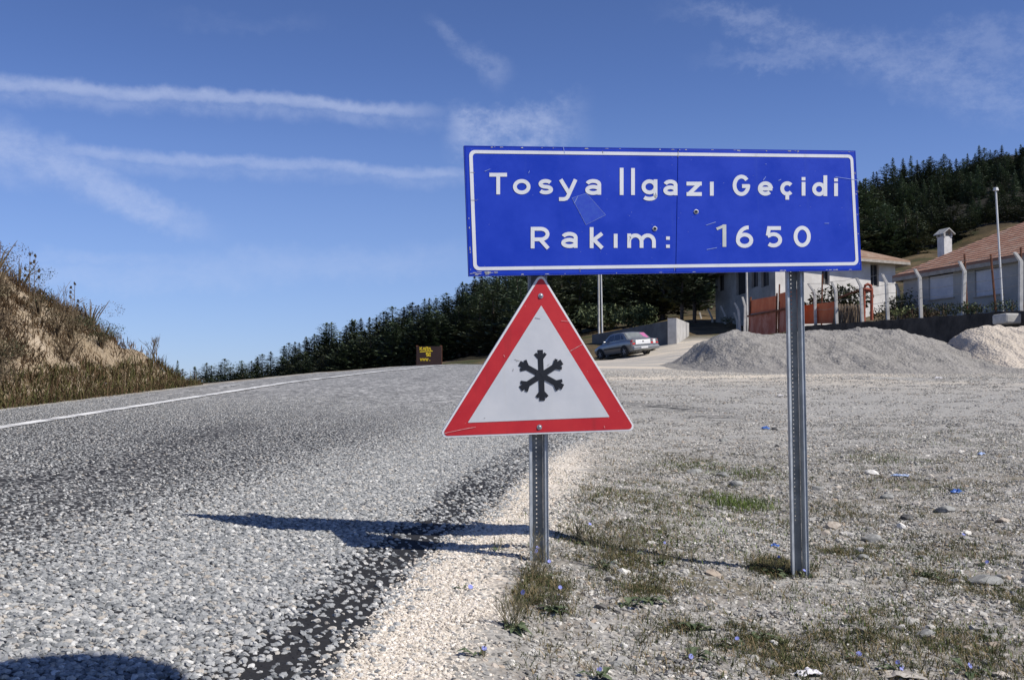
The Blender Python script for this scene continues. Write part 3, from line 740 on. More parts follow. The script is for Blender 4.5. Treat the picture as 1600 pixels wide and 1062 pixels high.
m.add([(*tl(.27 * s_ * math.cos(R(30 + 60 * k)), .27 * s_ * math.sin(R(30 + 60 * k))), .0062) for k in range(6)], [tuple(range(6))])
m.build('snowflake_symbol', M['black'], tri)
for px, py in ((625, 160), (617, 937)):
    c = on_plane(*tpx(px, py), OT); m = MB()
    n = 14; vs = []
    for r_, z_ in ((.0125, .0022), (.0125, .0040), (.0075, .0042), (.0070, .0085), (.0035, .0100)): vs += [(c[0] + r_ * math.cos(2 * PI * k / n), c[1] + r_ * math.sin(2 * PI * k / n), z_) for k in range(n)]
    m.add(vs, [(a * n + k, a * n + (k + 1) % n, (a + 1) * n + (k + 1) % n, (a + 1) * n + k) for a in range(4) for k in range(n)] + [tuple(4 * n + k for k in range(n))])
    m.build('bolt', M['hole'], tri)
M['scrr'] = mottled('pale_scratch_mark', (.5, .2, .2), (.7, .45, .42), 40, rough=.6)
m = MB()
for seg in (((48, 974), (180, 946), (240, 936)), ((745, 308), (800, 312)), ((800, 486), (880, 442)), ((405, 510), (412, 522)), ((1000, 930), (1004, 942))):
    vs, fs = stroke([tpx(*p) for p in seg], .7); m.add([(*on_plane(x, y, OT), .0046) for x, y in vs], fs)
pieces(m, 'scratch', M['scrr'], tri)
m = MB()
for seg in (((459, 606), (463, 592)), ((664, 572), (675, 564)), ((590, 290), (622, 296)), ((288, 884), (296, 882)), ((470, 536), (500, 545)), ((480, 548), (490, 540))):
    vs, fs = stroke([tpx(*p) for p in seg], .9); m.add([(*on_plane(x, y, OT), .0047) for x, y in vs], fs)
pieces(m, 'stain', mottled('grey_stain', (.2, .2, .2), (.45, .44, .42), 30), tri)

S_DIR = Vector((math.cos(R(25)) * math.cos(R(47)), -math.sin(R(25)) * math.cos(R(47)), math.sin(R(47)))).normalized()
sx_, sy_ = -1.22, 2.98                     # middle of its shadow on the road
sc_ = Vector((sx_, sy_, gz(sx_, sy_))) + S_DIR * (3.1 / math.cos(R(47)))
QP = (sc_.x + .02, sc_.y)
# unseen post and round plate, added right of frame to cast the bottom left shadow
qx, qy = QP
gq = ground_z(qx, qy)
e = make_post('shadow_post', qx, qy, .07, gq, sc_.z + .2, 'unseen steel post added right of the camera, holding a shadow casting round plate', .3, 1.2, group='added shadow post beside camera', yaw=R(75)); del e['group']
rs = empty('shadow_plate', (qx, qy, sc_.z), R(-25)); tag(rs, 'unseen round plate added on the tall post right of the camera to cast a shadow', 'road sign')
m = MB(); m.prism([(.37 * math.cos(2 * PI * k / 40), .37 * math.sin(2 * PI * k / 40)) for k in range(40)], -.004, .004, Matrix.Translation((-.03, 0, 0)) @ Matrix.Rotation(R(90), 4, 'Y')); m.build('plate', M['galv'], rs)
m = MB(); m.prism([(.30 * math.cos(2 * PI * k / 40), .30 * math.sin(2 * PI * k / 40)) for k in range(40)], -.001, .001, Matrix.Translation((-.036, 0, 0)) @ Matrix.Rotation(R(90), 4, 'Y')); m.build('white_face', M['white'], rs)
# ------------------------------------------------------------------ conifers
def leaf_fn(c1, c2, c3):
    def f(t):
        P = t.coord('Object'); r = t.rand()
        col = t.mix(t.mapr(t.noise(P, .9, 3), .35, .65), c1, c2)
        col = t.mix(t.mapr(t.noise(P, 6, 2), .5, .7, 0, .6), col, c3)
        hsv = t.n.new('ShaderNodeHueSaturation'); t.put(hsv.inputs['Hue'], t.mapr(r, 0, 1, .485, .525)); t.put(hsv.inputs['Value'], t.mapr(r, 0, 1, .8, 1.6)); t.put(hsv.inputs['Saturation'], .8)
        t.l.new(col, hsv.inputs['Color'])
        return {'Base Color': hsv.outputs[0]}
    return f
M['needle'] = material('dark_pine_needles', leaf_fn((.058, .085, .044), (.095, .122, .062), (.16, .175, .10)), rough=.75, spec=.25)
M['needle2'] = material('olive_pine_needles', leaf_fn((.060, .082, .038), (.10, .122, .056), (.16, .17, .09)), rough=.75, spec=.25)
M['bark'] = mottled('pine_bark', (.06, .045, .035), (.13, .10, .08), 3, rough=.9)
def crown(seed, H, Rm, kind, base):
    rnd = random.Random(seed); m = MB(); z = base * H; lev = 0
    ph = rnd.random() * 6
    while z < H * .985:
        t = (z / H - base) / (1 - base)
        if kind == 'fir': prof = (1 - t) ** 1.0 * (.9 + .1 * math.sin(z * 3 + ph))
        else: prof = min(1, (t + .22) * 2.2) * (1 - t ** 1.7) * (.85 + .2 * math.sin(z * 1.7 + ph)) + .04
        nb = rnd.randint(6, 9) if t < .85 else 5
        for b in range(nb):
            az = rnd.random() * 2 * PI; Lb = Rm * prof * rnd.uniform(.6, 1.2) + .12
            if rnd.random() < .08: Lb *= 1.25
            rise = (.05 if kind == 'fir' else .18) + t * .5; n = max(2, int(Lb / .42))
            for k in range(n):
                s = (k + .6 + rnd.random() * .5) / n * Lb
                if s < Lb * .25 and rnd.random() < .6: continue
                cx, cy = s * math.cos(az), s * math.sin(az); cz = z + s * rise - (s * s / max(Lb, .5)) * (.16 if kind == 'fir' else .05)
                for q in range(4):
                    sz = rnd.uniform(.26, .48) * (.42 + .75 * (1 - t))
                    d = Vector((math.cos(az) + rnd.uniform(-.8, .8), math.sin(az) + rnd.uniform(-.8, .8), rnd.uniform(-.15, .7))).normalized()
                    u = d.cross(Vector((rnd.uniform(-.5, .5), rnd.uniform(-.5, .5), 1))).normalized()
                    c = Vector((cx + rnd.uniform(-.2, .2), cy + rnd.uniform(-.2, .2), cz + rnd.uniform(-.14, .14)))
                    m.add([c - d * sz * .5 - u * sz * .42, c + d * sz * .9, c - d * sz * .4 + u * sz * .46], [(0, 1, 2)])
        z += H * .028 * rnd.uniform(.7, 1.3); lev += 1
    for q in range(26):   # leader
        c = Vector((rnd.uniform(-.06, .06), rnd.uniform(-.06, .06), H * (.955 + .045 * rnd.random()))); a = rnd.random() * 6.28
        m.add([c, c + Vector((math.cos(a) * .16, math.sin(a) * .16, .12)), c + Vector((0, 0, .26))], [(0, 1, 2)])
    return m
def tree_proto(seed, H, Rm, kind, base, mat):
    e = empty('pine_tree' if kind == 'pine' else 'fir_tree')
    crown(seed, H, Rm, kind, base).build('crown', mat, e)
    m = MB(); rnd = random.Random(seed)
    m.tube([(0, 0, -1.2), (.03, 0, H * .3), (0, .04, H * .7), (0, 0, H * .97)], [.2, .16, .08, .02], 7)
    for k in range(10):
        z = H * rnd.uniform(.12, .8); a = rnd.random() * 6.28; L = Rm * .6 * (1 - z / H) + .3
        m.tube([(0, 0, z), (L * math.cos(a), L * math.sin(a), z + .15 * L)], [.045, .012], 5)
    m.build('trunk', M['bark'], e)
    return e, H
protos = {'fir': [tree_proto(s, 12, 2.3 + .25 * (s % 3), 'fir', .06, M['needle']) for s in (1, 2, 3, 4)],
          'pine': [tree_proto(s, 12, 2.9 + .3 * (s % 3), 'pine', .10, M['needle'] if s % 2 else M['needle2']) for s in (5, 6, 7, 8)],
          'tall': [tree_proto(s, 12, 2.7, 'pine', .30, M['needle']) for s in (9, 10)]}
used = set(); trnd = random.Random(77)
def plant(X, Y, H, kind, label, group, wide=1.):
    ps = protos[kind]; k = trnd.randrange(len(ps)); p, H0 = ps[k]
    if (kind, k) in used: o = copy_tree(p)
    else: o = p; used.add((kind, k))
    s = H / H0; w = s ** .6 * wide * (1.12 if kind == 'fir' else 1.3) * trnd.uniform(.88, 1.12)
    if s < 1: w = s ** .8 * wide * (1.1 if kind == 'fir' else 1.3) * trnd.uniform(.9, 1.12)
    o.location = (X, Y, gz(X, Y) - .15); o.rotation_euler = (R(trnd.uniform(-1.5, 1.5)), R(trnd.uniform(-1.5, 1.5)), trnd.random() * 6.28); o.scale = (w, w, s)
    o['label'] = label; o['category'] = 'tree'; o['group'] = group
    return o
def tip_H(px, py, Y):
    p = at(px, py, Y); return p.x, p.z - gz(p.x, Y)
SIL = [(300, 572), (311, 566), (322, 590), (340, 572), (360, 559), (385, 572), (400, 562), (419, 545), (450, 537), (470, 536), (488, 525), (519, 514), (544, 503), (570, 500), (594, 489), (620, 480), (663, 466), (690, 462), (722, 444), (747, 434), (790, 415), (850, 400), (930, 385), (1010, 365), (1100, 345), (1200, 325), (1300, 300), (1350, 278), (1370, 262), (1400, 252), (1430, 250), (1462, 238), (1480, 250), (1500, 240), (1530, 233), (1560, 236), (1580, 232), (1600, 222), (1700, 205)]
# left belt beyond the road crest
for row, (Y, drop, step, jit) in enumerate(((175, 0, 9, 7), (150, 14, 12, 6), (128, 26, 15, 7))):
    px = 292 + row * 5
    while px < 760:
        x = px + trnd.uniform(-4, 4)
        py = interp(SIL, x) + drop + trnd.uniform(-4, jit) if row else interp(SIL, x) + trnd.uniform(-3, 4)
        sky = interp([(300, 604), (500, 583), (760, 568)], x)
        if py < sky - 12:
            X, H = tip_H(x, py, Y + trnd.uniform(-6, 6))
            if H > 2.5:
                plant(X, Y, H, 'pine' if trnd.random() < .5 else 'fir', ('dark pine on the skyline left of the red triangle, beyond the road crest', 'dark pine in the middle of the wood left of the red triangle', 'dark pine at the front of the wood left of the red triangle')[row], ('skyline pines left of the triangle', 'middle pines left of the triangle', 'front pines left of the triangle')[row], 1.3)
        px += step * trnd.uniform(.75, 1.25)
# small lone firs at the end of the bank
for px, py, Y in ((279, 562, 120), (262, 572, 118)):
    X, H = tip_H(px, py, Y); o = plant(X, Y, H, 'fir', 'slim small fir standing alone where the brown bank ends' if px == 279 else 'round low pine half hidden behind the end of the brown bank', 'lone trees at the bank end', .8)
    del o['group']
# dark wood behind the signs and the car
for row, (Y, y0, step) in enumerate(((215, -12, 18), (180, 0, 20), (150, 18, 24), (126, 55, 30))):
    px = 745 + row * 8
    while px < 1345:
        x = px + trnd.uniform(-6, 6)
        py = interp(SIL, x) + y0 + trnd.uniform(-8, 12)
        if row == 3 and x > 1085: break
        X, H = tip_H(x, py, Y); H = min(H, 17)
        if H > 3: plant(X, Y + trnd.uniform(-5, 5), H, 'pine', 'dark pine in the wood behind the blue sign and the parked car', 'pines of the wood behind the blue sign', 1.25)
        px += step * trnd.uniform(.8, 1.2)
for i, (px, py, Y, lab) in enumerate(((770, 452, 104, 'bushy pine just left of the triangle apex'), (815, 436, 100, 'bushy pine hidden behind the triangle apex'), (862, 420, 104, 'dense pine right behind the triangle apex'), (905, 415, 106, 'dense pine left of the thin utility pole pair'), (955, 405, 108, 'dense pine right of the thin utility pole pair'),
                                  (1000, 400, 104, 'dense pine above the parked car'), (1035, 392, 102, 'dense pine above the end of the concrete wall'), (1085, 395, 103, 'bushy dark pine left of the grey house side'))):
    X, H = tip_H(px, py, Y); o = plant(X, Y, min(H, 15), 'pine', lab, 'x', 1.35); del o['group']
for px, py, Y, lab in ((1064, 385, 90, 'tall dark pine with bare lower trunk at the concrete wall end'), (1084, 380, 92, 'second tall pine with bare trunk, right of the one at the concrete wall end')):
    X, H = tip_H(px, py, Y); o = plant(X, Y, H, 'tall', lab, 'x', 1.1); del o['group']
# right hillside
for row, (Y, dy, step) in enumerate(((300, 0, 9), (270, 12, 10), (245, 26, 12), (222, 40, 13), (202, 56, 14), (180, 74, 16))):
    px = 1335 + row * 3
    while px < 1650:
        x = px + trnd.uniform(-4, 4); py = interp(SIL, x) + dy + trnd.uniform(-9, 9)
        X, H = tip_H(x, py, Y + trnd.uniform(-8, 8))
        if H > 13: H = 13 + (H - 13) * .35
        if row == 0: X, H = tip_H(x, py, Y)
        if H > 3: plant(X, Y, H, 'fir' if trnd.random() < .65 else 'pine', ('dark fir on the skyline of the hillside at the right edge', 'dark fir high on the hillside right of the blue sign', 'dark conifer above the middle of the hillside right of the blue sign', 'dark conifer in the middle of the hillside right of the blue sign', 'dark conifer low on the hillside right of the blue sign', 'dark conifer near the foot of the hillside right of the blue sign')[row], ('skyline firs of the right hillside', 'upper firs of the right hillside', 'upper middle conifers of the right hillside', 'middle conifers of the right hillside', 'lower conifers of the right hillside', 'foot conifers of the right hillside')[row], 1.05)
        px += step * trnd.uniform(.75, 1.3)
for i, (px, py, Y) in enumerate(((1352, 335, 158), (1372, 322, 156), (1384, 318, 152), (1414, 316, 152), (1432, 330, 150), (1455, 322, 160), (1488, 312, 160), (1515, 320, 163), (1540, 318, 163), (1572, 305, 163), (1600, 300, 163), (1398, 345, 150), (1500, 335, 170), (1528, 330, 172), (1556, 322, 172), (1585, 316, 172), (1612, 312, 172), (1470, 340, 160))):
    X, H = tip_H(px, py, Y); plant(X, Y, H, 'pine', 'lighter green pine at the lower edge of the right hillside, above the brown grass', 'lighter pines along the lower forest edge', 1.15)
for kd, ps in protos.items():
    for k, (p, _) in enumerate(ps):
        if (kd, k) not in used:
            for c in list(p.children): bpy.data.objects.remove(c)
            bpy.data.objects.remove(p)
# low olive bush by the road crest
def bush(px, Y, h, w, label, mat, n=900, seed=0, name='bush', group=None, loc=None):
    rnd = random.Random(seed); p = Vector(loc) if loc else at(px, 600, Y); X = p.x; e = empty(name, (X, Y, ground_z(X, Y))); tag(e, label, 'bush', group)
    m = MB(); m2 = MB()
    for k in range(9):
        a = rnd.random() * 6.28; r_ = rnd.random() * w * .4; m2.tube([(0, 0, -.05), (r_ * .5 * math.cos(a), r_ * .5 * math.sin(a), h * .5), (r_ * math.cos(a), r_ * math.sin(a), h * rnd.uniform(.7, 1))], [.02, .012, .004], 5)
    lobes = [(rnd.uniform(-.35, .35) * w, rnd.uniform(-.35, .35) * w, rnd.uniform(.3, .75) * h, rnd.uniform(.2, .36) * w) for _ in range(7)]
    for k in range(n):
        lx, ly, lz, lr = rnd.choice(lobes); d = Vector((rnd.gauss(0, 1), rnd.gauss(0, 1), rnd.gauss(0, 1))).normalized() * lr * rnd.uniform(.6, 1.1)
        c = Vector((lx, ly, max(.03, lz + d.z * h / w))) + Vector((d.x, d.y, 0)); s = rnd.uniform(.03, .075) * (max(w, .8) if name == 'bush' else .42)
        q = Vector((rnd.uniform(-1, 1), rnd.uniform(-1, 1), rnd.uniform(-.3, 1))).normalized(); u = q.cross(Vector((rnd.uniform(-1, 1), .3, .5))).normalized()
        m.add([c - u * s * .4, c + q * s, c + u * s * .4], [(0, 1, 2)])
    m.build('foliage', mat, e); m2.build('stem', M['twig'], e)
    return e
M['twig'] = mottled('dry_brown_twig', (.10, .07, .04), (.2, .15, .09), 8, rough=.9)
M['bushgreen'] = material('olive_bush_leaves', leaf_fn((.04, .055, .02), (.08, .10, .04), (.13, .13, .05)), rough=.8, spec=.2)
M['bushyellow'] = material('yellowing_bush_leaves', leaf_fn((.09, .10, .03), (.15, .15, .05), (.2, .17, .07)), rough=.8, spec=.2)
M['bushbrown'] = material('dry_brown_leaves', leaf_fn((.09, .06, .035), (.15, .11, .06), (.22, .17, .09)), rough=.9, spec=.1)

# ------------------------------------------------------------------ facade helper
def facade(m, P0, P1, z0, z1, holes, depth=.22):
    """vertical wall from P0 to P1 with real openings; outward side is on the right of P0->P1"""
    P0 = Vector((P0[0], P0[1], 0)); P1 = Vector((P1[0], P1[1], 0)); L = (P1 - P0).length; u = (P1 - P0) / L; n = Vector((u.y, -u.x, 0))
    us = sorted(set([0, L] + [h[0] for h in holes] + [h[1] for h in holes])); zs = sorted(set([z0, z1] + [h[2] for h in holes] + [h[3] for h in holes]))
    def pt(a, z, d=0): return P0 + u * a + Vector((0, 0, z)) - n * d
    for a, b in zip(us, us[1:]):
        for c, d in zip(zs, zs[1:]):
            if any(a >= h[0] - 1e-6 and b <= h[1] + 1e-6 and c >= h[2] - 1e-6 and d <= h[3] + 1e-6 for h in holes): continue
            m.add([pt(a, c), pt(b, c), pt(b, d), pt(a, d)], [(0, 1, 2, 3)])
    for a, b, c, d in holes:
        for q in (((a, c), (b, c)), ((b, c), (b, d)), ((b, d), (a, d)), ((a, d), (a, c))):
            m.add([pt(*q[0]), pt(*q[1]), pt(*q[1], depth), pt(*q[0], depth)], [(0, 1, 2, 3)])
    return pt, u, n, L
def fuv(px, py, P0, P1):
    """where the sight line through a photo pixel meets a facade: distance along it and height"""
    P0 = Vector((P0[0], P0[1], 0)); P1 = Vector((P1[0], P1[1], 0)); u = (P1 - P0).normalized(); n = Vector((u.y, -u.x, 0))
    d = ray(px, py); k = P0.dot(n) / Vector((d.x, d.y, 0)).dot(n); p = d * k
    return (p - P0).dot(u), p.z + ZC
def tile_fn(c1, c2, c3, rot):
    def f(t):
        P = t.coord('UV'); 
        n = t.noise(P, 1.2, 7, .75); r = t.sep(t.voro(t.mapping(P, (4, 3, 1)), 1.0, 'Color'), 0)
        col = t.mix(r, c1, c2); col = t.mix(t.mapr(n, .5, .68, 0, .8), col, c3)
        w = t.n.new('ShaderNodeTexWave'); w.bands_direction = 'Y'; w.inputs['Scale'].default_value = .95; w.inputs['Distortion'].default_value = 1.2; w.inputs['Detail'].default_value = 2; t.l.new(P, w.inputs['Vector'])
        w2 = t.n.new('ShaderNodeTexWave'); w2.bands_direction = 'X'; w2.inputs['Scale'].default_value = 1.4; w2.inputs['Distortion'].default_value = .8; t.l.new(P, w2.inputs['Vector'])
        col = t.mix(t.mapr(w.outputs['Fac'], .12, .0, 0, .75), col, (.07, .04, .03))
        return {'Base Color': col, 'Normal': t.bump(t.math('ADD', t.math('MULTIPLY', w2.outputs['Fac'], .7), w.outputs['Fac']), .8, .06)}
    return f
M['tile'] = material('weathered_red_roof_tiles', tile_fn((.32, .165, .11), (.44, .26, .185), (.42, .34, .27), 0), rough=.9, spec=.2)
M['tilepale'] = material('pale_brown_roof_tiles', tile_fn((.27, .17, .115), (.38, .26, .185), (.42, .36, .28), 0), rough=.9, spec=.2)
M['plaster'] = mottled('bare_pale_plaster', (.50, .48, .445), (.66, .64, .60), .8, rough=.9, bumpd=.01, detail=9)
M['shadegreyplaster'] = mottled('shaded_grey_plaster', (.20, .20, .195), (.32, .32, .31), .7, rough=.9, bumpd=.01, detail=9)  # grey plaster; on the pale house its darkness stands for shaded walls
M['darkroom'] = mottled('dark_room_inside', (.012, .012, .014), (.025, .025, .028), 2)
M['frame'] = mottled('weathered_window_frame', (.20, .18, .16), (.35, .32, .28), 6)
M['shutter'] = mottled('pale_blue_white_shutter', (.50, .53, .60), (.62, .64, .68), 2, rough=.6)
M['concrete'] = mottled('weathered_concrete', (.36, .355, .335), (.52, .51, .48), 3, rough=.9, bumpd=.004, detail=9)
M['wood'] = mottled('grey_fascia_board', (.28, .25, .21), (.42, .38, .33), 3, rough=.85)
def roof_quad(m, uvs, pts, fs): m.add(pts, fs)
def roof(name, faces, mat, parent, th=.12):
    """faces: lists of 3D points, first edge = eave. UV runs along the eave and up the slope."""
    vs = []; fs = []; uv = []
    for f in faces:
        f = [Vector(p) for p in f]; n0 = len(vs); u = (f[1] - f[0]).normalized(); nn = u.cross(f[-1] - f[0]).normalized(); v = nn.cross(u)
        vs += f; fs.append(tuple(range(n0, n0 + len(f)))); uv += [((p - f[0]).dot(u), (p - f[0]).dot(v)) for p in f]
        for a, b in zip(f, f[1:] + f[:1]):
            pass
        k = len(vs); vs += [p - Vector((0, 0, th)) for p in f]; fs.append(tuple(range(k, k + len(f)))[::-1]); uv += [(0, 0)] * len(f)
        k = len(vs); a, b = f[0], f[1]; vs += [a, b, b - Vector((0, 0, th)), a - Vector((0, 0, th))]; fs.append((k + 3, k + 2, k + 1, k)); uv += [(0, 0), (1, 0), (1, .1), (0, .1)]
    me = bpy.data.meshes.new(name); me.from_pydata([tuple(v) for v in vs], [], fs); me.update(); l = me.uv_layers.new(name='UVMap')
    for p in me.polygons:
        for li in p.loop_indices: l.data[li].uv = uv[me.loops[li].vertex_index]
    me.materials.append(mat); o = bpy.data.objects.new(name, me); COL.objects.link(o); o.parent = parent; return o

def house(name, label, pts, zb, ze, rise, over, matw, mattile, holes_by_wall, wallmats):
    """pts: 4 corners anticlockwise seen from above."""
    e = empty(name, (0, 0, 0)); tag(e, label, 'house')
    P = [Vector((p[0], p[1], 0)) for p in pts]; c = sum(P, Vector()) / 4
    for i in range(4):
        m = MB(); A, B = P[i], P[(i + 1) % 4]; hs = holes_by_wall.get(i, [])
        pt, u, n, L = facade(m, A, B, zb, ze, [h[:4] for h in hs])
        m.build('wall', wallmats[i], e)
        for h in hs:
            a, b, z0, z1, kind = h
            if kind == 'dark':
                fr = MB()
                for q0, q1 in (((a, z0), (a + .07, z1)), ((b - .07, z0), (b, z1)), ((a + .07, z1 - .07), (b - .07, z1)), ((a + .07, z0), (b - .07, z0 + .07)), (((a + b) / 2 - .03, z0 + .07), ((a + b) / 2 + .03, z1 - .07))):
                    p0 = pt(q0[0], q0[1], .16); p1 = pt(q1[0], q0[1], .16); p2 = pt(q1[0], q1[1], .16); p3 = pt(q0[0], q1[1], .16); fr.add([p0, p1, p2, p3], [(0, 1, 2, 3)])
                w = fr.build('window', M['frame'], e)
                pm = MB(); pm.add([pt(a, z0, .2), pt(b, z0, .2), pt(b, z1, .2), pt(a, z1, .2)], [(0, 1, 2, 3)]); pm.build('pane', M['darkroom'], w)
            elif kind == 'shutter':
                fr = MB()
                for k in range(int((z1 - z0) / .07)):
                    zz = z0 + k * .07; fr.add([pt(a, zz, .09), pt(b, zz, .09), pt(b, zz + .065, .06), pt(a, zz + .065, .06)], [(0, 1, 2, 3)])
                    fr.add([pt(a, zz + .065, .06), pt(b, zz + .065, .06), pt(b, zz + .07, .09), pt(a, zz + .07, .09)], [(0, 1, 2, 3)])
                fr.build('roller_shutter', M['shutter'], e)
                sl = MB(); p = pt((a + b) / 2, z0 - .04, -.03); sl.box(p, (b - a + .16, .12, .06), Matrix.Rotation(math.atan2(u.y, u.x), 3, 'Z')); sl.build('sill', M['wood'], e)
            elif kind == 'door':
                pm = MB(); pm.add([pt(a, z0, .2), pt(b, z0, .2), pt(b, z1, .2), pt(a, z1, .2)], [(0, 1, 2, 3)]); pm.build('doorway', M['darkroom'], e)
    Q = [p + (p - c).normalized() * over * 1.4 for p in P]
    L1 = (P[1] - P[0]).length; L2 = (P[2] - P[1]).length
    m1, m2 = ((Q[0] + Q[3]) / 2, (Q[1] + Q[2]) / 2) if L1 > L2 else ((Q[0] + Q[1]) / 2, (Q[2] + Q[3]) / 2)
    d = (m2 - m1).normalized(); half = min(L1, L2) / 2 + over; r1 = m1 + d * half; r2 = m2 - d * half
    if (m2 - m1).length < 2 * half: r1 = r2 = (m1 + m2) / 2
    Z = Vector((0, 0, ze + .02)); ZR = Vector((0, 0, ze + rise)); q = [p + Z for p in Q]; r1 += ZR; r2 += ZR
    if L1 > L2: fc = [[q[0], q[1], r2, r1], [q[1], q[2], r2], [q[2], q[3], r1, r2], [q[3], q[0], r1]]
    else: fc = [[q[1], q[2], r2, r1], [q[2], q[3], r2], [q[3], q[0], r1, r2], [q[0], q[1], r1]]
    fc = [[p for k, p in enumerate(f) if not any((p - g_).length < 1e-4 for g_ in f[:k])] for f in fc]
    rf = roof('roof', fc, mattile, e)
    fa = MB()
    for i in range(4):
        a, b = Q[i] + Z, Q[(i + 1) % 4] + Z; mid = (a + b) / 2 - Vector((0, 0, .235)); uu = (b - a); fa.box(mid, (uu.length - .02, .05, .2), Matrix.Rotation(math.atan2(uu.y, uu.x), 3, 'Z'))
    fa.build('fascia', M['wood'], e)
    so = MB(); so.add([tuple(p + Vector((0, 0, ze - .16))) for p in Q], [(0, 1, 2, 3)]); so.build('soffit', M['wood'], e)
    return e, rf, r1, r2
# house A: pale unfinished house behind the orange gate
A0 = at(1212, 480, 78); A0 = Vector((A0.x, A0.y)); A1 = at(1400, 480, 84); A1 = Vector((A1.x, A1.y)); AL = at(1118, 480, 92); AL = Vector((AL.x, AL.y))
A2 = A1 + (AL - A0)
zeA = zat(404, 82); zbA = zat(520, 82) - .5
def H_(px0, px1, py0, py1, P0, P1, kind):
    u0, z1 = fuv(px0, py0, P0, P1); u1, _ = fuv(px1, py0, P0, P1); _, z0 = fuv((px0 + px1) / 2, py1, P0, P1)
    a, b = min(u0, u1), max(u0, u1); return (a, b, z0, z1, kind)
hA = {0: [H_(1360, 1373, 412, 447, A0, A1, 'dark'), H_(1284, 1296, 418, 445, A0, A1, 'dark'), H_(1240, 1256, 408, 440, A0, A1, 'dark')],
      3: [H_(1174, 1184, 421, 449, AL, A0, 'dark'), H_(1189, 1201, 421, 448, AL, A0, 'dark'), H_(1150, 1166, 421, 460, AL, A0, 'door'), H_(1122, 1131, 430, 455, AL, A0, 'dark')]}
houseA, rfA, _, _ = house('farm_house', 'pale unplastered house with tan hipped roof behind the orange sheet gate', [A0, A1, A2, AL], zbA, zeA, 2.3, .8, None, M['tilepale'], hA, [M['plaster'], M['plaster'], M['shadegreyplaster'], M['shadegreyplaster']])
# house B: long red roofed house at the right edge
B1 = at(1412, 470, 62.5); B0 = at(1690, 470, 50)
B1 = Vector((B1.x, B1.y)); B0 = Vector((B0.x, B0.y)); du = (B0 - B1).normalized(); pn = Vector((-du.y, du.x))
if pn.x < 0: pn = -pn
BW_ = 9.5; B2 = B0 + pn * BW_; B3 = B1 + pn * BW_
zeB = zat(428, 62.5) - .1; zbB = zat(500, 60) - .6
hB = {0: [H_(1451, 1489, 431, 466, B1, B0, 'shutter'), H_(1523, 1566, 423, 461, B1, B0, 'shutter'), H_(1640, 1665, 415, 458, B1, B0, 'shutter')]}
houseB, rfB, rb1, rb2 = house('farm_house', 'grey plastered house with long red tiled roof and two closed pale shutters', [B1, B0, B2, B3], zbB, zeB, 2.75, .45, None, M['tile'], hB, [mottled('shaded_grey_render', (.30, .30, .28), (.40, .39, .37), .6, rough=.9), M['shadegreyplaster'], M['shadegreyplaster'], mottled('brown_brick_gable', (.16, .09, .05), (.25, .15, .09), 3, rough=.9)])
# chimney on house B
cp = at(1476, 385, 65.5); ch = MB(); rz = Matrix.Rotation(math.atan2(du.y, du.x), 3, 'Z')
ch.box((cp.x, cp.y, cp.z - .3), (.62, .55, 1.75), rz); cho = ch.build('chimney', mottled('whitewashed_chimney', (.52, .51, .48), (.70, .69, .66), 3, rough=.9), rfB)
cc = MB(); zt = cp.z + .575
for s in (-1, 1): cc.box((cp.x, cp.y, zt + .14), (.08, .62, .28), rz) if s < 0 else None
pts = [rz @ Vector(p) + Vector((cp.x, cp.y, zt)) for p in ((-.46, -.42, .16), (.46, -.42, .16), (.46, 0, .5), (-.46, 0, .5), (-.46, .42, .16), (.46, .42, .16), (-.46, -.42, .10), (.46, -.42, .10), (.46, 0, .43), (-.46, 0, .43), (-.46, .42, .10), (.46, .42, .10))]
cc.add(pts, [(0, 1, 2, 3), (3, 2, 5, 4), (7, 6, 9, 8), (8, 9, 10, 11), (0, 6, 7, 1), (4, 5, 11, 10), (0, 3, 9, 6), (3, 4, 10, 9), (1, 7, 8, 2), (2, 8, 11, 5)])
for sx in (-.3, .3):
    for sy in (-.25, .25): cc.box(rz @ Vector((sx, sy, .1)) + Vector((cp.x, cp.y, zt)), (.10, .10, .30), rz)
cc.build('chimney_cap', M['concrete'], cho)
# ------------------------------------------------------------------ retaining wall along the yard
def wall_solid(name, label, top, base, th, mat, capmat=None, n=30, cat='wall', rough=0.03, seed=0):
    """top/base: functions u->point (face side); th pushes it back"""
    vs = []; fs = []
    P0, P1 = top(0), top(1); d = (P1 - P0); d.z = 0; d.normalize(); nb = Vector((-d.y, d.x, 0))
    if nb.dot(Vector((P0.x, P0.y, 0))) < 0: nb = -nb
    for i in range(n + 1):
        u = i / n; t_ = top(u) + Vector((0, 0, rough * nz(u * 25, seed))); b_ = base(u)
        vs += [b_, t_, t_ + nb * th, b_ + nb * th]
    for i in range(n):
        q = i * 4
        fs += [(q, q + 4, q + 5, q + 1), (q + 1, q + 5, q + 6, q + 2), (q + 2, q + 6, q + 7, q + 3)]
    fs += [(0, 1, 2, 3), (n * 4 + 3, n * 4 + 2, n * 4 + 1, n * 4)]
    m = MB(); m.add(vs, fs); e = m.build(name, mat); tag(e, label, cat); return e
M['darkwall'] = mottled('shaded_dark_stone_wall', (.018, .017, .016), (.06, .055, .05), 1.2, rough=.95, bumpd=.05, detail=9)  # near-black stone colour carries the shade of the wall face
wall_solid('retaining_wall', 'long retaining wall coloured dark for shade below the concrete fence posts', lambda u: W0.lerp(W1, u) + Vector((0, 0, -.02)), lambda u: Vector((lerp(W0.x, W1.x, u), lerp(W0.y, W1.y, u), gz(*(W0.lerp(W1, u) - Vector((.8, .3, 0))).xy) - .6)), 1.9, M['darkwall'], n=60, rough=.08)
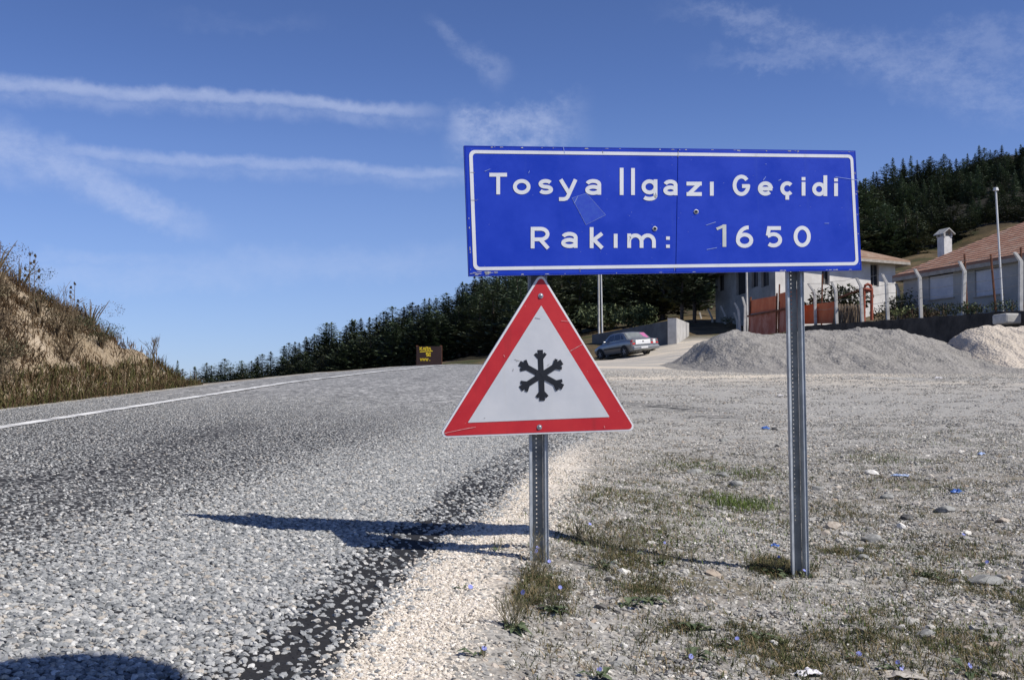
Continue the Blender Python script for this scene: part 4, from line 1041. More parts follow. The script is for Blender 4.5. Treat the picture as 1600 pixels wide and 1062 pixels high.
# pale end block of the retaining wall
p = at(1594, 489, 45.3); mb = MB(); mb.box((p.x - .5, p.y, p.z - .25), (.85, 1.0, .42), Matrix.Rotation(.15, 3, 'Z')); o = mb.build('stone_block', M['concrete']); bevel(o, .08, 2); tag(o, 'pale stone block at the right end of the dark retaining wall', 'stone block')

# low grey concrete wall behind the car
CW0 = at(925, 523, 84); CW1 = at(1049, 500, 74); CWb = at(1049, 545, 74)
M['shadeconc'] = mottled('shaded_concrete_face', (.10, .10, .10), (.17, .17, .165), 1.0, rough=.9, detail=9)  # shade of the yard wall's face put into a darker concrete grey
M['paleconc'] = mottled('pale_cement_render', (.36, .35, .33), (.50, .49, .47), 1.5, rough=.9, detail=9)
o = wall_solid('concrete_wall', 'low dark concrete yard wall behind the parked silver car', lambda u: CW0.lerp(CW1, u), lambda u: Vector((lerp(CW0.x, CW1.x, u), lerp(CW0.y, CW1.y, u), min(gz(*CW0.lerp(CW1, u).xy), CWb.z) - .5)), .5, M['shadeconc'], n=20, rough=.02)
# pale stub of wall turning away
q0 = at(1050, 498, 73.9); q1 = at(1070, 500, 79); gb = CWb.z
m = MB(); d = Vector((q1.x - q0.x, q1.y - q0.y, 0)); L = d.length; d.normalize()
m.box(((q0.x + q1.x) / 2, (q0.y + q1.y) / 2, (q0.z + gb) / 2 - .3), (L, .6, q0.z - gb + .7), Matrix.Rotation(math.atan2(d.y, d.x), 3, 'Z'))
m.build('end_return', M['paleconc'], o); 

# ------------------------------------------------------------------ heaps
def heap(name, label, prof, Yc, d0, d1, mat, nx=190, ny=110, seed=0, amp=.16):
    """long tipped ridge: crest line given by prof (photo column, row) at depth Yc, slopes d0 towards and d1 away from the camera"""
    P = [at(a, b, Yc) for a, b in prof]; xs = [p.x for p in P]; tab = [(p.x, p.z) for p in P]; x0, x1 = xs[0], xs[-1]; vs = []; fs = []
    for j in range(ny + 1):
        for i in range(nx + 1):
            X = x0 + (x1 - x0) * i / nx; Yr = -1.15 + 2.3 * j / ny
            Yw = Yr * (d0 if Yr < 0 else d1); Y = Yc + Yw + .5 * fbm(X * .35, 1.5, seed); crest = interp(tab, X + .35 * fbm(Yw * .5, X * .2, seed + 2)) - gz(X, Yc)
            r = min(1, abs(Yr) * (1 + .18 * nz(X * .5, Yr * 2, seed)))
            c = (.55 * (1 - sstep(0, 1, r)) + .45 * (1 - r)); h = max(0, crest) * c
            ed = min(1, h * 3)
            h += (fbm(X * .7, Y * .9, seed) * amp * 1.6 - abs(fbm(X * 1.6, Y * .8, seed + 4)) * amp * 1.3 + fbm(X * 5, Y * 5, seed + 6) * amp * .5) * ed
            vs.append((X, Y, gz(X, Y) - .06 + h))
    for j in range(ny):
        for i in range(nx):
            q = j * (nx + 1) + i; fs.append((q, q + 1, q + nx + 2, q + nx + 1))
    m = MB(); m.v = vs; m.f = fs; o = m.build(name, mat, smooth=True); tag(o, label, 'heap'); return o
def heap_fn(c1, c2, c3):
    def f(t):
        P = t.coord('Object'); n = t.noise(t.mapping(P, (1, 1, 2)), .8, 9, .75); v = t.sep(t.voro(P, 14, 'Color'), 0)
        col = t.mix(t.mapr(n, .35, .65), c1, c2); col = t.mix(t.math('MULTIPLY', v, .45), col, c3)
        return {'Base Color': col, 'Normal': t.bump(t.math('ADD', t.noise(P, 6, 6, .7), t.math('MULTIPLY', t.voro(P, 12, 'Distance'), .6)), .9, .07)}
    return f
M['heapgrey'] = material('grey_crushed_stone_heap', heap_fn((.22, .21, .195), (.30, .285, .265), (.42, .40, .37)), rough=.95, spec=.1)
M['heapcream'] = material('cream_sand_heap', heap_fn((.48, .42, .345), (.58, .51, .43), (.64, .58, .50)), rough=.95, spec=.1)
heap('gravel_heap', 'broad grey heap of crushed stone in the yard behind the right sign post', [(1030, 572), (1062, 566), (1085, 548), (1100, 531), (1120, 521), (1150, 513), (1190, 519), (1230, 520), (1262, 513), (1300, 512), (1340, 510), (1378, 509), (1402, 512), (1430, 519), (1455, 528), (1480, 537), (1510, 552), (1545, 572)], 42, 9, 7, M['heapgrey'], seed=3)
heap('sand_heap', 'cream sand heap at the right edge in front of the dark wall', [(1462, 572), (1482, 545), (1500, 520), (1515, 511), (1540, 506), (1600, 504), (1700, 503), (1760, 530)], 39.5, 5.5, 5, M['heapcream'], seed=11, nx=110, ny=70)
# ------------------------------------------------------------------ fence posts
M['postconc'] = mottled('pale_fence_concrete', (.42, .41, .38), (.62, .60, .56), 3, rough=.9)
M['rust'] = mottled('rusty_steel', (.09, .035, .02), (.19, .075, .04), 5, rough=.9)
M['rustred'] = mottled('rusty_red_pipe', (.26, .055, .03), (.36, .10, .06), 4, rough=.8)
FP = [((1098, 530), (1097, 503), (1093, 488), 97, 'first bent concrete fence post counted from the concrete wall'),
      ((1115, 528), (1113, 498), (1106, 482), 92, 'second bent concrete fence post counted from the concrete wall'),
      ((1134, 518), (1133, 493), (1126, 478), 88, 'third bent concrete fence post counted from the concrete wall'),
      ((1153, 523), (1152, 501), (1147, 488), 82, 'short bent concrete post leaning against the left edge of the orange gate'),
      ((1157, 521), (1154, 485), (1148, 473), 80, 'bent concrete post behind the left edge of the orange gate'),
      ((1163, 521), (1164, 478), (1160, 464), 76, 'tallest bent concrete post at the left edge of the orange gate'),
      ((1275, 505), (1273, 458), (1263, 443), 66.3, 'bent concrete fence post directly right of the right sign post'),
      ((1308, 503), (1306, 454), (1299, 440), 63, 'bent concrete fence post in front of the right end of the orange sheets'),
      ((1349, 502), (1345, 447), (1338, 434), 60, 'bent concrete fence post beside the curved rusty pipe'),
      ((1389, 498), (1385, 442), (1378, 428), 57.2, 'bent concrete fence post right of the dark house window'),
      ((1404, 475), (1404, 455), (1400, 443), 63, 'small distant bent concrete post at the corner of the pale house'),
      ((1440, 493), (1437, 434), (1429, 420), 54.5, 'bent concrete fence post before the first closed shutter'),
      ((1500, 487), (1507, 424), (1499, 408), 50.3, 'leaning bent concrete fence post between the two closed shutters'),
      ((1592, 482), (1595, 408), (1585, 394), 46, 'bent concrete fence post at the far right edge')]
post_tops = []
for a, b, c, Y, lab in FP:
    pa, pb, pc = at(*a, Y), at(*b, Y), at(*c, Y); w = .155
    def sect(p): return [p + Vector((-w / 2, -w / 2, 0)), p + Vector((w / 2, -w / 2, 0)), p + Vector((w / 2, w / 2, 0)), p + Vector((-w / 2, w / 2, 0))]
    g_ = min(gz(pa.x, pa.y), pa.z) - .4; pa0 = Vector((pa.x, pa.y, g_))
    vs = sect(pa0) + sect(pb)
    tip = [p + (pc - pb) for p in sect(pb)]; tip = [pc + (p - pc) * .85 for p in tip]; vs += tip
    m = MB(); m.add(vs, [(i * 4 + k, i * 4 + (k + 1) % 4, i * 4 + 4 + (k + 1) % 4, i * 4 + 4 + k) for i in range(2) for k in range(4)] + [(3, 2, 1, 0), (8, 9, 10, 11)])
    e = empty('fence_post', tuple(pa0)); o = m.build('fence_post', M['postconc']); bpy.data.objects.remove(e)
    tag(o, lab, 'fence post', 'bent concrete fence posts'); bevel(o, .012, 1); post_tops.append((pb, pc, Y))
for (xb, yb), (xt, yt), Y, lab in (((1511, 472), (1507, 397), 51.5, 'thin rusty steel post beside the leaning concrete post'), ((1557, 482), (1548, 397), 48.5, 'thin rusty steel post in front of the second closed shutter'), ((1597, 470), (1595, 387), 46.8, 'thin rusty steel post behind the far right concrete post'),
                            ((1216, 520), (1218, 444), 68, 'thin rusty post between the two orange sheets'), ((1283, 505), (1285, 428), 67, 'thin dark post left of the bushes behind the orange sheets')):
    p, q = at(xb, yb, Y), at(xt, yt, Y); m = MB(); m.tube([p - Vector((0, 0, .6)), q], .05, 6); tag(m.build('steel_post', M['rust']), lab, 'steel post')
# wires strung between the right hand posts
M['wire'] = mottled('fence_wire', (.12, .12, .12), (.25, .24, .22), 5)
m = MB(); seq = post_tops[6:10] + post_tops[11:]
for k in range(4):
    for (b0, c0, y0), (b1, c1, y1) in zip(seq, seq[1:]):
        P = (c0, c1) if k == 0 else (b0 + Vector((0, -.08, -.1 - .45 * (k - 1))), b1 + Vector((0, -.08, -.1 - .45 * (k - 1))))
        mid = (P[0] + P[1]) / 2 - Vector((0, 0, .06)); m.tube([P[0], mid, P[1]], .010, 4)
tag(m.build('fence_wire', M['wire']), 'thin sagging wires strung between the bent concrete posts', 'fence wire')
# curved rusty pipe
Y = 61; m = MB(); P = [(1350, 502), (1350, 452), (1352, 446), (1356, 444), (1360, 446), (1362, 452), (1362, 500)]
m.tube([at(x, y, Y) for x, y in P], .085, 8); m.tube([at(1351, 452, Y), at(1361, 454, Y)], .12, 6); o = m.build('bent_pipe', M['rustred']); tag(o, 'rusty red pipe bent into a narrow arch behind the fence', 'pipe')
m = MB(); m.tube([at(1308, 466, 64.5), at(1352, 450, 61.3)], .06, 6); tag(m.build('rusty_pole', M['rust']), 'rusty pole lying slanted from the bushes to the bent red pipe', 'pole')
# orange sheet gate panels
def sheet_fn(c1, c2, c3):
    def f(t):
        P = t.coord('Object'); n = t.noise(t.mapping(P, (1, 1, .5)), 1.3, 8, .75)
        return {'Base Color': t.mix(t.mapr(t.noise(P, 6, 5, .8), .5, .7, 0, .5), t.mix(t.mapr(n, .4, .62), c1, c2), c3), 'Normal': t.bump(n, .4, .03)}
    return f
M['orange'] = material('faded_orange_sheet', sheet_fn((.50, .12, .045), (.58, .17, .07), (.40, .21, .13)), rough=.8)
M['rustsheet'] = material('rusted_red_sheet', sheet_fn((.30, .09, .055), (.42, .20, .15), (.20, .08, .05)), rough=.85)
def sheet(name, label, pts, Ys, mat, cat='gate'):
    P = [at(x, y, Y) for (x, y), Y in zip(pts, Ys)]; m = MB(); b = Vector((.05, .05, 0)); m.add(P + [p + b for p in P], [(0, 1, 2, 3), (7, 6, 5, 4), (0, 4, 5, 1), (1, 5, 6, 2), (2, 6, 7, 3), (3, 7, 4, 0)])
    o = m.build(name, mat); return tag(o, label, cat) if label else o
Yg = (72, 69, 69, 72)
ga = empty('sheet_gate', tuple(at(1172, 526, 72))); tag(ga, 'tall gate of faded orange metal sheets above rusted red ones', 'gate')
def gpart(n_, pts, Ys, mat):
    o = sheet(n_, None, pts, Ys, mat); o.parent = ga; o.matrix_parent_inverse = Matrix.Translation(-Vector(ga.location)); return o
gpart('upper_sheet', ((1173, 490), (1213, 484), (1213, 462), (1173, 469)), Yg, M['orange'])
gpart('upper_sheet', ((1217, 484), (1250, 478), (1250, 450), (1217, 459)), (68.8, 66.5, 66.5, 68.8), M['orange'])
gpart('lower_sheet', ((1170, 528), (1213, 520), (1213, 486), (1170, 492)), Yg, M['rustsheet'])
gpart('lower_sheet', ((1215, 521), (1248, 512), (1248, 480), (1215, 486)), (68.8, 66.6, 66.6, 68.8), M['rustsheet'])
m = MB(); m.tube([at(1168, 494, 71.8), at(1252, 478, 66.2)], .06, 6); m.tube([at(1170, 530, 72), at(1173, 464, 72)], .07, 6); m.tube([at(1213, 522, 68.9), at(1214, 458, 68.9)], .06, 6)
o = m.build('frame', M['rust']); o.parent = ga; o.matrix_parent_inverse = Matrix.Translation(-Vector(ga.location))
sheet('metal_fence_sheet', 'rusted red metal fence sheet right of the right sign post', ((1255, 506), (1305, 505), (1305, 471), (1255, 477)), (67.5, 65, 65, 67.5), M['orange'], 'fence sheet')
sheet('metal_fence_sheet', 'narrow rusted metal sheet in shade between the left concrete posts', ((1119, 516), (1127, 514), (1127, 494), (1119, 497)), (93, 92, 92, 93), M['rust'], 'fence sheet')
sheet('metal_fence_sheet', 'rusty reddish sheet just left of the gate posts', ((1138, 522), (1150, 520), (1150, 487), (1138, 492)), (90, 88, 88, 90), M['rust'], 'fence sheet')
# brushwood fence of dry sticks
m = MB(); rnd = random.Random(4)
for k in range(260):
    x = rnd.uniform(1303, 1347); y = rnd.uniform(474, 484); Y = lerp(65, 61.5, (x - 1303) / 44) + rnd.uniform(0, .3); p = at(x + rnd.uniform(-3, 3), 506, Y); q = at(x, y, Y); m.tube([p, q], .018, 3, False)
tag(m.build('brushwood_fence', mottled('dry_brushwood', (.14, .10, .07), (.28, .22, .16), 4, rough=.95)), 'fence section of grey brown brushwood between two concrete posts', 'fence')

# poles
def pole(name, label, b, t_, Y, r0, r1, mat, ball=False, cat='pole'):
    p, q = at(*b, Y), at(*t_, Y); g_ = min(p.z, gz(p.x, Y)); d = (q - p) / max(.01, (q.z - p.z)); m = MB(); p2 = p + d * (g_ - .3 - p.z)
    m.tube([p2, q], [r0, r1], 8)
    if ball: m.tube([q, q + Vector((0, 0, .14))], [.13, .09], 8)
    return tag(m.build(name, mat, smooth=False), label, cat)
M['polewhite'] = mottled('white_painted_pole', (.55, .55, .54), (.7, .7, .68), 2, rough=.6)
pole('flag_pole', 'tall thin white flagpole standing before the red tiled roof', (1563, 420), (1556, 298), 49, .05, .04, M['polewhite'], True)
pole('utility_pole', 'thin pale utility pole left of the orange gate', (1168, 512), (1165, 350), 76, .075, .065, M['postconc'])
pole('utility_pole', 'pale pole left of a near twin, above the parked car', (936, 530), (934.5, 340), 92, .09, .07, M['postconc'])
pole('utility_pole', 'pale pole right of a near twin, ending just above the car roof', (941, 520), (937.5, 345), 88, .07, .055, M['polewhite'])

# brown sign with yellow letters beyond the road
bs = empty('brown_information_sign'); Yb = 54; p = at(653, 577, Yb)
c = ga; gb_ = gz(p.x, Yb); bs.location = (p.x, Yb, 0); tag(bs, 'brown board with yellow lettering beyond the left road edge', 'information sign')
M['brown'] = mottled('brown_sign_sheet', (.030, .015, .012), (.045, .022, .018), 2, rough=.6)
M['yellow'] = mottled('yellow_sign_letters', (.85, .60, .02), (.92, .68, .04), 5, rough=.6)
q0 = at(651, 541, Yb); q1 = at(690, 572, Yb); m = MB()
m.box(((q0.x + q1.x) / 2 - p.x, 0, (q0.z + q1.z) / 2), (q1.x - q0.x, .08, q0.z - q1.z)); m.build('board', M['brown'], bs)
m = MB()
for x in (651.6, 689): 
    r_ = at(x, 560, Yb); m.box((r_.x - p.x, .07, (q0.z + gb_) / 2 - .3), (.10, .10, q0.z - gb_ + .7))
m.build('post', M['rust'], bs)
m = MB()
def bl(px, py): r_ = at(px, py, Yb); return (r_.x - p.x, r_.z)
def text_strokes(chars, x0, x1, y0, y1, w):
    n = len(chars); cw = (x1 - x0) / n
    for i, chh in enumerate(chars):
        a, b = x0 + i * cw + w * .3, x0 + (i + 1) * cw - w * .6; cx_ = (a + b) / 2; cy_ = (y0 + y1) / 2
        pls = {'K': [[(a, y0), (a, y1)], [(b, y0), (a, cy_)], [(a + .2, cy_), (b, y1)]], 'A': [[(a, y1), (cx_, y0)], [(cx_, y0), (b, y1)], [(a + (b - a) * .25, cy_ + .6), (b - (b - a) * .25, cy_ + .6)]],
               'R': [[(a, y0), (a, y1)], [(a, y0), (b, y0 + .4), (b, cy_), (a, cy_ + .2)], [(cx_, cy_), (b, y1)]], 'S': [[(b, y0 + .3), (a, y0 + .4), (a, cy_), (b, cy_), (b, y1 - .3), (a, y1)]],
               'E': [[(a, y0), (a, y1)], [(a, y0), (b, y0)], [(a, cy_), (b, cy_)], [(a, y1), (b, y1)]], 'w': [[(a, y0), (a + (b - a) * .25, y1), (cx_, y0 + .5), (b - (b - a) * .25, y1), (b, y0)]], '.': [[(cx_, y1 - w), (cx_, y1)]], ' ': []}[chh]
        for pl in pls:
            vs, fs = stroke(pl, w); m.add([(bl(x, y)[0], -.046, bl(x, y)[1]) for x, y in vs], fs)
text_strokes('KARA', 656, 674, 542.2, 547, 1.25)
vs, fs = stroke([(656, 549.6), (676, 548.3)], 1.3); m.add([(bl(x, y)[0], -.046, bl(x, y)[1]) for x, y in vs], fs)
text_strokes('SE', 666, 674, 551.2, 556, 1.3)
text_strokes('www.', 656.5, 674, 559.6, 563.4, 1.1)
m.build('lettering', M['yellow'], bs)

# ------------------------------------------------------------------ parked car
def make_car():
    e = empty('parked_car'); body = mottled('silver_grey_car_paint', (.27, .285, .30), (.31, .325, .34), 1, rough=.32, metal=.55)
    glass = mottled('dark_car_glass', (.03, .035, .05), (.06, .07, .09), 1, rough=.12, spec=.9); blk = mottled('black_rubber', (.015, .015, .015), (.03, .03, .03), 4)
    ST = [(0.0, .42, .88, .70, .78, .74), (.06, .30, .96, .74, .85, .77), (.5, .24, 1.00, .76, .87, .79), (1.1, .22, 1.0, .77, .875, .80), (2.2, .22, .97, .77, .875, .80), (3.1, .22, .94, .77, .87, .79), (3.7, .23, .86, .75, .86, .74), (4.12, .26, .74, .70, .80, .66), (4.26, .36, .62, .60, .68, .56)]
    vs = []; fs = []
    for x, zb, zt, hb, hm, ht in ST:
        zm = zb + (zt - zb) * .5; vs += [(x, -hb, zb), (x, -hm, zm), (x, -hm * .985, zb + (zt - zb) * .78), (x, -ht, zt), (x, -ht * .6, zt + .035), (x, ht * .6, zt + .035), (x, ht, zt), (x, hm * .985, zb + (zt - zb) * .78), (x, hm, zm), (x, hb, zb)]
    n = 10
    for i in range(len(ST) - 1): fs += [(i * n + k, i * n + (k + 1) % n, (i + 1) * n + (k + 1) % n, (i + 1) * n + k) for k in range(n)]
    fs += [tuple(range(n)), tuple((len(ST) - 1) * n + k for k in range(n))[::-1]]
    m = MB(); m.add(vs, fs); b = m.build('body', body, e, True); bevel(b, .03, 2)
    GR = [(.62, 1.00, .74, 1.02, .73), (1.10, 1.0, .78, 1.44, .60), (1.35, 1.0, .79, 1.49, .60), (2.25, .98, .79, 1.50, .60), (2.55, .97, .79, 1.45, .60), (3.25, .95, .75, .98, .73)]
    vs = []; fs = []
    for x, zb, hb, zt, ht in GR: vs += [(x, -hb, zb - .05), (x, -ht, zt), (x, -ht * .5, zt + .03), (x, ht * .5, zt + .03), (x, ht, zt), (x, hb, zb - .05)]
    n = 6
    for i in range(len(GR) - 1): fs += [(i * n + k, i * n + (k + 1) % n, (i + 1) * n + (k + 1) % n, (i + 1) * n + k) for k in range(n)]
    m = MB(); m.add(vs, fs); c = m.build('cabin', body, e, True); bevel(c, .02, 2)
    def quad(name, pts, mat, par=e):
        q = MB(); q.add(pts, [tuple(range(len(pts)))]); return q.build(name, mat, par)
    def sidep(s, x, z):    # point on the tapered side of the cabin
        t_ = (z - .95) / (1.47 - .95); return (x, s * (.79 - .19 * t_ + .012), z)
    for s in (-1, 1):
        quad('side_window', [sidep(s, 1.28, 1.05), sidep(s, 1.95, 1.04), sidep(s, 1.95, 1.40), sidep(s, 1.42, 1.40)], glass)
        quad('side_window', [sidep(s, 2.02, 1.04), sidep(s, 2.90, 1.02), sidep(s, 2.44, 1.39), sidep(s, 2.02, 1.40)], glass)
        quad('side_window', [sidep(s, .95, 1.06), sidep(s, 1.20, 1.05), sidep(s, 1.33, 1.36), sidep(s, 1.16, 1.32)], glass)
        q = MB(); q.box((2.75, s * .92, 1.02), (.10, .20, .13)); bevel(q.build('mirror', body, e), .03)
        q = MB(); q.box((1.95, s * .885, .58), (2.0, .02, .06)); q.build('side_moulding', blk, e)
        q = MB(); q.add([(.02, s * .60, .92), (-.012, s * .60, .66), (-.012, s * .79, .66), (.03, s * .80, .93), (.12, s * .845, .92), (.12, s * .86, .66)], [(0, 1, 2, 3), (3, 2, 5, 4)]); q.build('tail_light', mottled('red_lamp_plastic', (.45, .02, .02), (.6, .05, .04), 5, rough=.25), e)
        q = MB(); q.box((4.14, s * .56, .62), (.12, .3, .14)); q.build('headlight', mottled('headlamp_glass', (.5, .5, .5), (.7, .7, .7), 5, rough=.15), e)
    quad('rear_window', [(.70, -.60, 1.06), (.70, .60, 1.06), (1.085, .52, 1.415), (1.085, -.52, 1.415)], mottled('pale_sky_reflecting_glass', (.16, .18, .18), (.30, .31, .30), 1.5, rough=.15, spec=.9)).location = (-.03, 0, .03)
    quad('windscreen', [(3.2, -.66, 1.01), (3.2, .66, 1.01), (2.58, .53, 1.42), (2.58, -.53, 1.42)], glass).location = (.03, 0, .03)
    q = MB(); q.box((-.02, 0, .42), (.22, 1.60, .24)); bevel(q.build('rear_bumper', body, e), .06, 3)
    q = MB(); q.box((-.145, 0, .44), (.015, .52, .11)); q.build('number_plate', M['white'], e)
    q = MB(); q.box((-.022, 0, .78), (.03, 1.14, .26)); tb = q.build('boot_lid', mottled('sunlit_silver_boot', (.78, .79, .80), (.84, .85, .86), 1, rough=.4, metal=.2), e); bevel(tb, .02, 2)  # boot lid far lighter than the body: sunlight put into its colour
    q = MB(); q.box((-.045, 0, .82), (.012, .09, .09)); q.build('badge', mottled('chrome_badge', (.3, .3, .3), (.5, .5, .5), 5, rough=.2, metal=.8), e)
    for x in (.82, 3.42):
        for s in (-1, 1):
            q = MB(); q.prism([(.36 * math.cos(2 * PI * k / 24), .36 * math.sin(2 * PI * k / 24)) for k in range(24)], -.006, .006, Matrix.Translation((x, s * .882, .34)) @ Matrix.Rotation(PI / 2, 4, 'X')); q.build('wheel_arch', blk, e)
            w = empty('wheel', (x, s * .80, .305)); w.parent = e
            n = 24; prof = [(-.10, .20), (-.10, .285), (-.07, .305), (.07, .305), (.10, .285), (.10, .20)]; vs = []
            for y_, r_ in prof: vs += [(r_ * math.cos(2 * PI * k / n), y_, r_ * math.sin(2 * PI * k / n)) for k in range(n)]
            q = MB(); q.add(vs, [(a * n + k, a * n + (k + 1) % n, (a + 1) * n + (k + 1) % n, (a + 1) * n + k) for a in range(5) for k in range(n)]); q.build('tyre', blk, w, True)
            q = MB(); q.prism([((.20 if k % 4 < 2 else .19) * math.cos(2 * PI * k / n), .20 * math.sin(2 * PI * k / n)) for k in range(n)], -.085, .085, Matrix.Rotation(PI / 2, 4, 'X'))
            for k in range(5): a_ = 2 * PI * k / 5; q.box((.1 * math.cos(a_), s * .09, .1 * math.sin(a_)), (.16, .012, .04), Matrix.Rotation(-a_, 3, 'Y'))
            q.build('rim', mottled('grey_wheel_trim', (.25, .25, .26), (.4, .4, .41), 5, rough=.4), w)
    return e
car = make_car(); tag(car, 'silver grey sedan parked with its rear to the yard beside the low concrete wall', 'car')
cY = 67.5; cr = at(1000, 553, cY); fwd = Vector((-.50, .86, 0)).normalized()
zf = at(940, 561, cY + 2.6); 
org = Vector((cr.x + .25, cr.y, 0)); fr = org + fwd * 4.2
z0_ = at(1006, 553.5, cY).z; z1_ = at(948, 560, cY + 2.8).z
pit = math.atan2(z1_ - z0_, 3.6); lft = Vector((-fwd.y, fwd.x, 0))
X_ = (fwd + Vector((0, 0, math.tan(pit)))).normalized(); Y_ = (lft + Vector((0, 0, -.09))).normalized(); Z_ = X_.cross(Y_).normalized(); Y_ = Z_.cross(X_)
cm = Matrix((X_, Y_, Z_)).transposed().to_4x4(); cm.translation = (org.x, org.y, z0_); car.matrix_world = cm
# second car standing beyond the first, only its rear corner in view
car2 = copy_tree(car); car2['label'] = 'second silver car with a pinkish rear window, mostly hidden behind the silver grey sedan'
car2.matrix_world = Matrix.Translation(-lft * 2.05 + fwd * 2.15 + Vector((0, 0, .16))) @ cm
for c in car2.children:
    if c.name.startswith('rear_window'): c.data = c.data.copy(); c.data.materials[0] = mottled('pink_reflecting_glass', (.45, .12, .28), (.55, .2, .36), 2, rough=.3)

# ------------------------------------------------------------------ bushes round the yard
bush(1295, 68, 2.6, 4.0, 'leafy green bush behind the orange sheets right of the sign post', M['bushgreen'], 1600, 3, loc=at(1300, 500, 68.5))
bush(0, 63, 1.6, 2.2, 'yellow green shrub at the foot of the pale house', M['bushyellow'], 900, 5, loc=at(1378, 480, 64))
bush(0, 61, 1.9, 2.0, 'olive shrub in front of the left end of the red roofed house', M['bushgreen'], 900, 6, loc=at(1408, 475, 61))
for i, (px, Y, h, w, mt, lab) in enumerate(((1450, 55.5, .8, 2.2, 'bushbrown', 'low dry shrub beneath the first closed shutter'), (1475, 53, .9, 1.6, 'bushgreen', 'low green shrub on the terrace below the first shutter'), (1410, 57, .9, 2.0, 'bushyellow', 'pale flowering weeds on the terrace left of the first shutter'),
                                      (1525, 50, .8, 1.8, 'bushgreen', 'low green shrub beside the leaning concrete post'), (1580, 47.5, .7, 1.4, 'bushgreen', 'small shrub beside the far right concrete post'), (1237, 69, 1.2, 2.0, 'bushbrown', 'dry shrub at the foot of the orange gate, left of the sign post'),
                                      (1142, 84, 1.0, 1.4, 'bushgreen', 'dark shrub at the foot of the left fence posts'), (800, 110, 2.0, 5, 'bushyellow', 'x'))[:7]):
    bush(0, Y, h, w, lab, M[mt], 600, 20 + i, loc=at(px, 500, Y))
for i, (px, py, Y, h, w, mt, lab) in enumerate(((525, 585, 62, 2.6, 5.0, 'bushyellow', 'yellow green bush at the front of the wood beyond the road crest'), (985, 500, 96, 2.4, 5, 'bushgreen', 'green bush on the brown slope above the parked car'), (940, 505, 100, 2.6, 5, 'bushgreen', 'green bush on the brown slope behind the twin poles'), (1010, 500, 104, 1.8, 4, 'bushyellow', 'yellowish bush on the brown slope right above the parked car'))):
    b_ = bush(0, Y, h, w, lab, M[mt], 1500, 40 + i, loc=at(px, py, Y))
# ------------------------------------------------------------------ grasses and weeds
def blade_fn(stops):
    def f(t):
        P = t.coord('Object'); r = t.attr('tint')
        return {'Base Color': t.ramp(r, stops)}
    return f
M['bankgrass'] = material('dry_bank_grass', blade_fn([(0, (.045, .028, .018)), (.3, (.09, .058, .032)), (.55, (.135, .09, .052)), (.75, (.19, .135, .078)), (.9, (.11, .10, .04)), (1, (.06, .07, .025))]), rough=.9, spec=.1)
M['vergegrass'] = material('sparse_verge_grass', blade_fn([(0, (.035, .045, .018)), (.4, (.07, .085, .032)), (.6, (.12, .115, .05)), (.8, (.20, .15, .08)), (1, (.33, .26, .15))]), rough=.85, spec=.15)
M['greengrass'] = material('fresh_green_grass', blade_fn([(0, (.06, .10, .02)), (1, (.17, .22, .06))]), rough=.8, spec=.2)
class Blades:
    def __init__(s): s.m = MB(); s.t = []
    def blade(s, x, y, z, h, w, lean, az, tint):
        dx, dy = math.cos(az) * lean * h, math.sin(az) * lean * h; a2 = az + 1.57 + random.uniform(-.6, .6); wx, wy = math.cos(a2) * w, math.sin(a2) * w
        s.m.add([(x - wx, y - wy, z - .01), (x + wx, y + wy, z - .01), (x + dx * .4 + wx * .7, y + dy * .4 + wy * .7, z + h * .55), (x + dx * .4 - wx * .7, y + dy * .4 - wy * .7, z + h * .55), (x + dx, y + dy, z + h * (1 - .3 * lean))], [(0, 1, 2, 3), (3, 2, 4)])
        s.t += [tint] * 5
    def build(s, name, mat, parent=None):
        o = s.m.build(name, mat, parent); attr_float(o.data, 'tint', s.t); return o
random.seed(12)
b = Blades(); n = 0
while n < 42000:
    Y = random.uniform(5, 23.2); X = XL(Y) - .12 - abs(random.gauss(0, 3.2)); 
    if X < -14.5 or X < -.56 * Y - 1.2: n += .15; continue
    d = XL(Y) - .12 - X
    dens = sstep(-.18, .14, fbm(X * .55, Y * .55, 31) + .12 * d - .24)
    if d < .7: dens = max(dens, .75)
    if random.random() > dens + .14: n += .1; continue
    z = ground_z(X, Y); tall = random.random() < .05; t0 = max(0, min(1, .38 + .55 * fbm(X * .8, Y * .8, 5) + random.gauss(0, .14)))
    if d < .8: t0 = max(t0, random.choice((random.uniform(.3, .6), random.uniform(.85, 1))))
    b.blade(X, Y, z, random.uniform(.07, .22) * (2.0 if tall else 1), random.uniform(.004, .010), random.uniform(.2, 1.5), random.random() * 6.28, t0); n += 1
tag(b.build('dry_grass', M['bankgrass']), 'dry brown grass and weeds covering the roadside bank at the left', 'grass', kind='stuff')
# small leafed scrub on the bank, as separate shrubs
for i in range(70):
    Y = random.uniform(8, 23.5); X = XL(Y) - random.uniform(.9, 5.5)
    if X < -.50 * Y - .5: X = -.47 * Y
    if X > XL(Y) - .5: continue
    mt = random.choice(['bushbrown', 'bushbrown', 'bushgreen', 'bushbrown'])
    q = bush(0, Y, random.uniform(.28, .6), random.uniform(.6, 1.3), 'low dry brown shrub growing on the roadside bank' if mt == 'bushbrown' else 'low olive green shrub growing on the roadside bank', M[mt], 900, 100 + i, 'shrub', ('brown' if mt == 'bushbrown' else 'green') + ' shrubs on the bank', loc=(X, Y, 0))
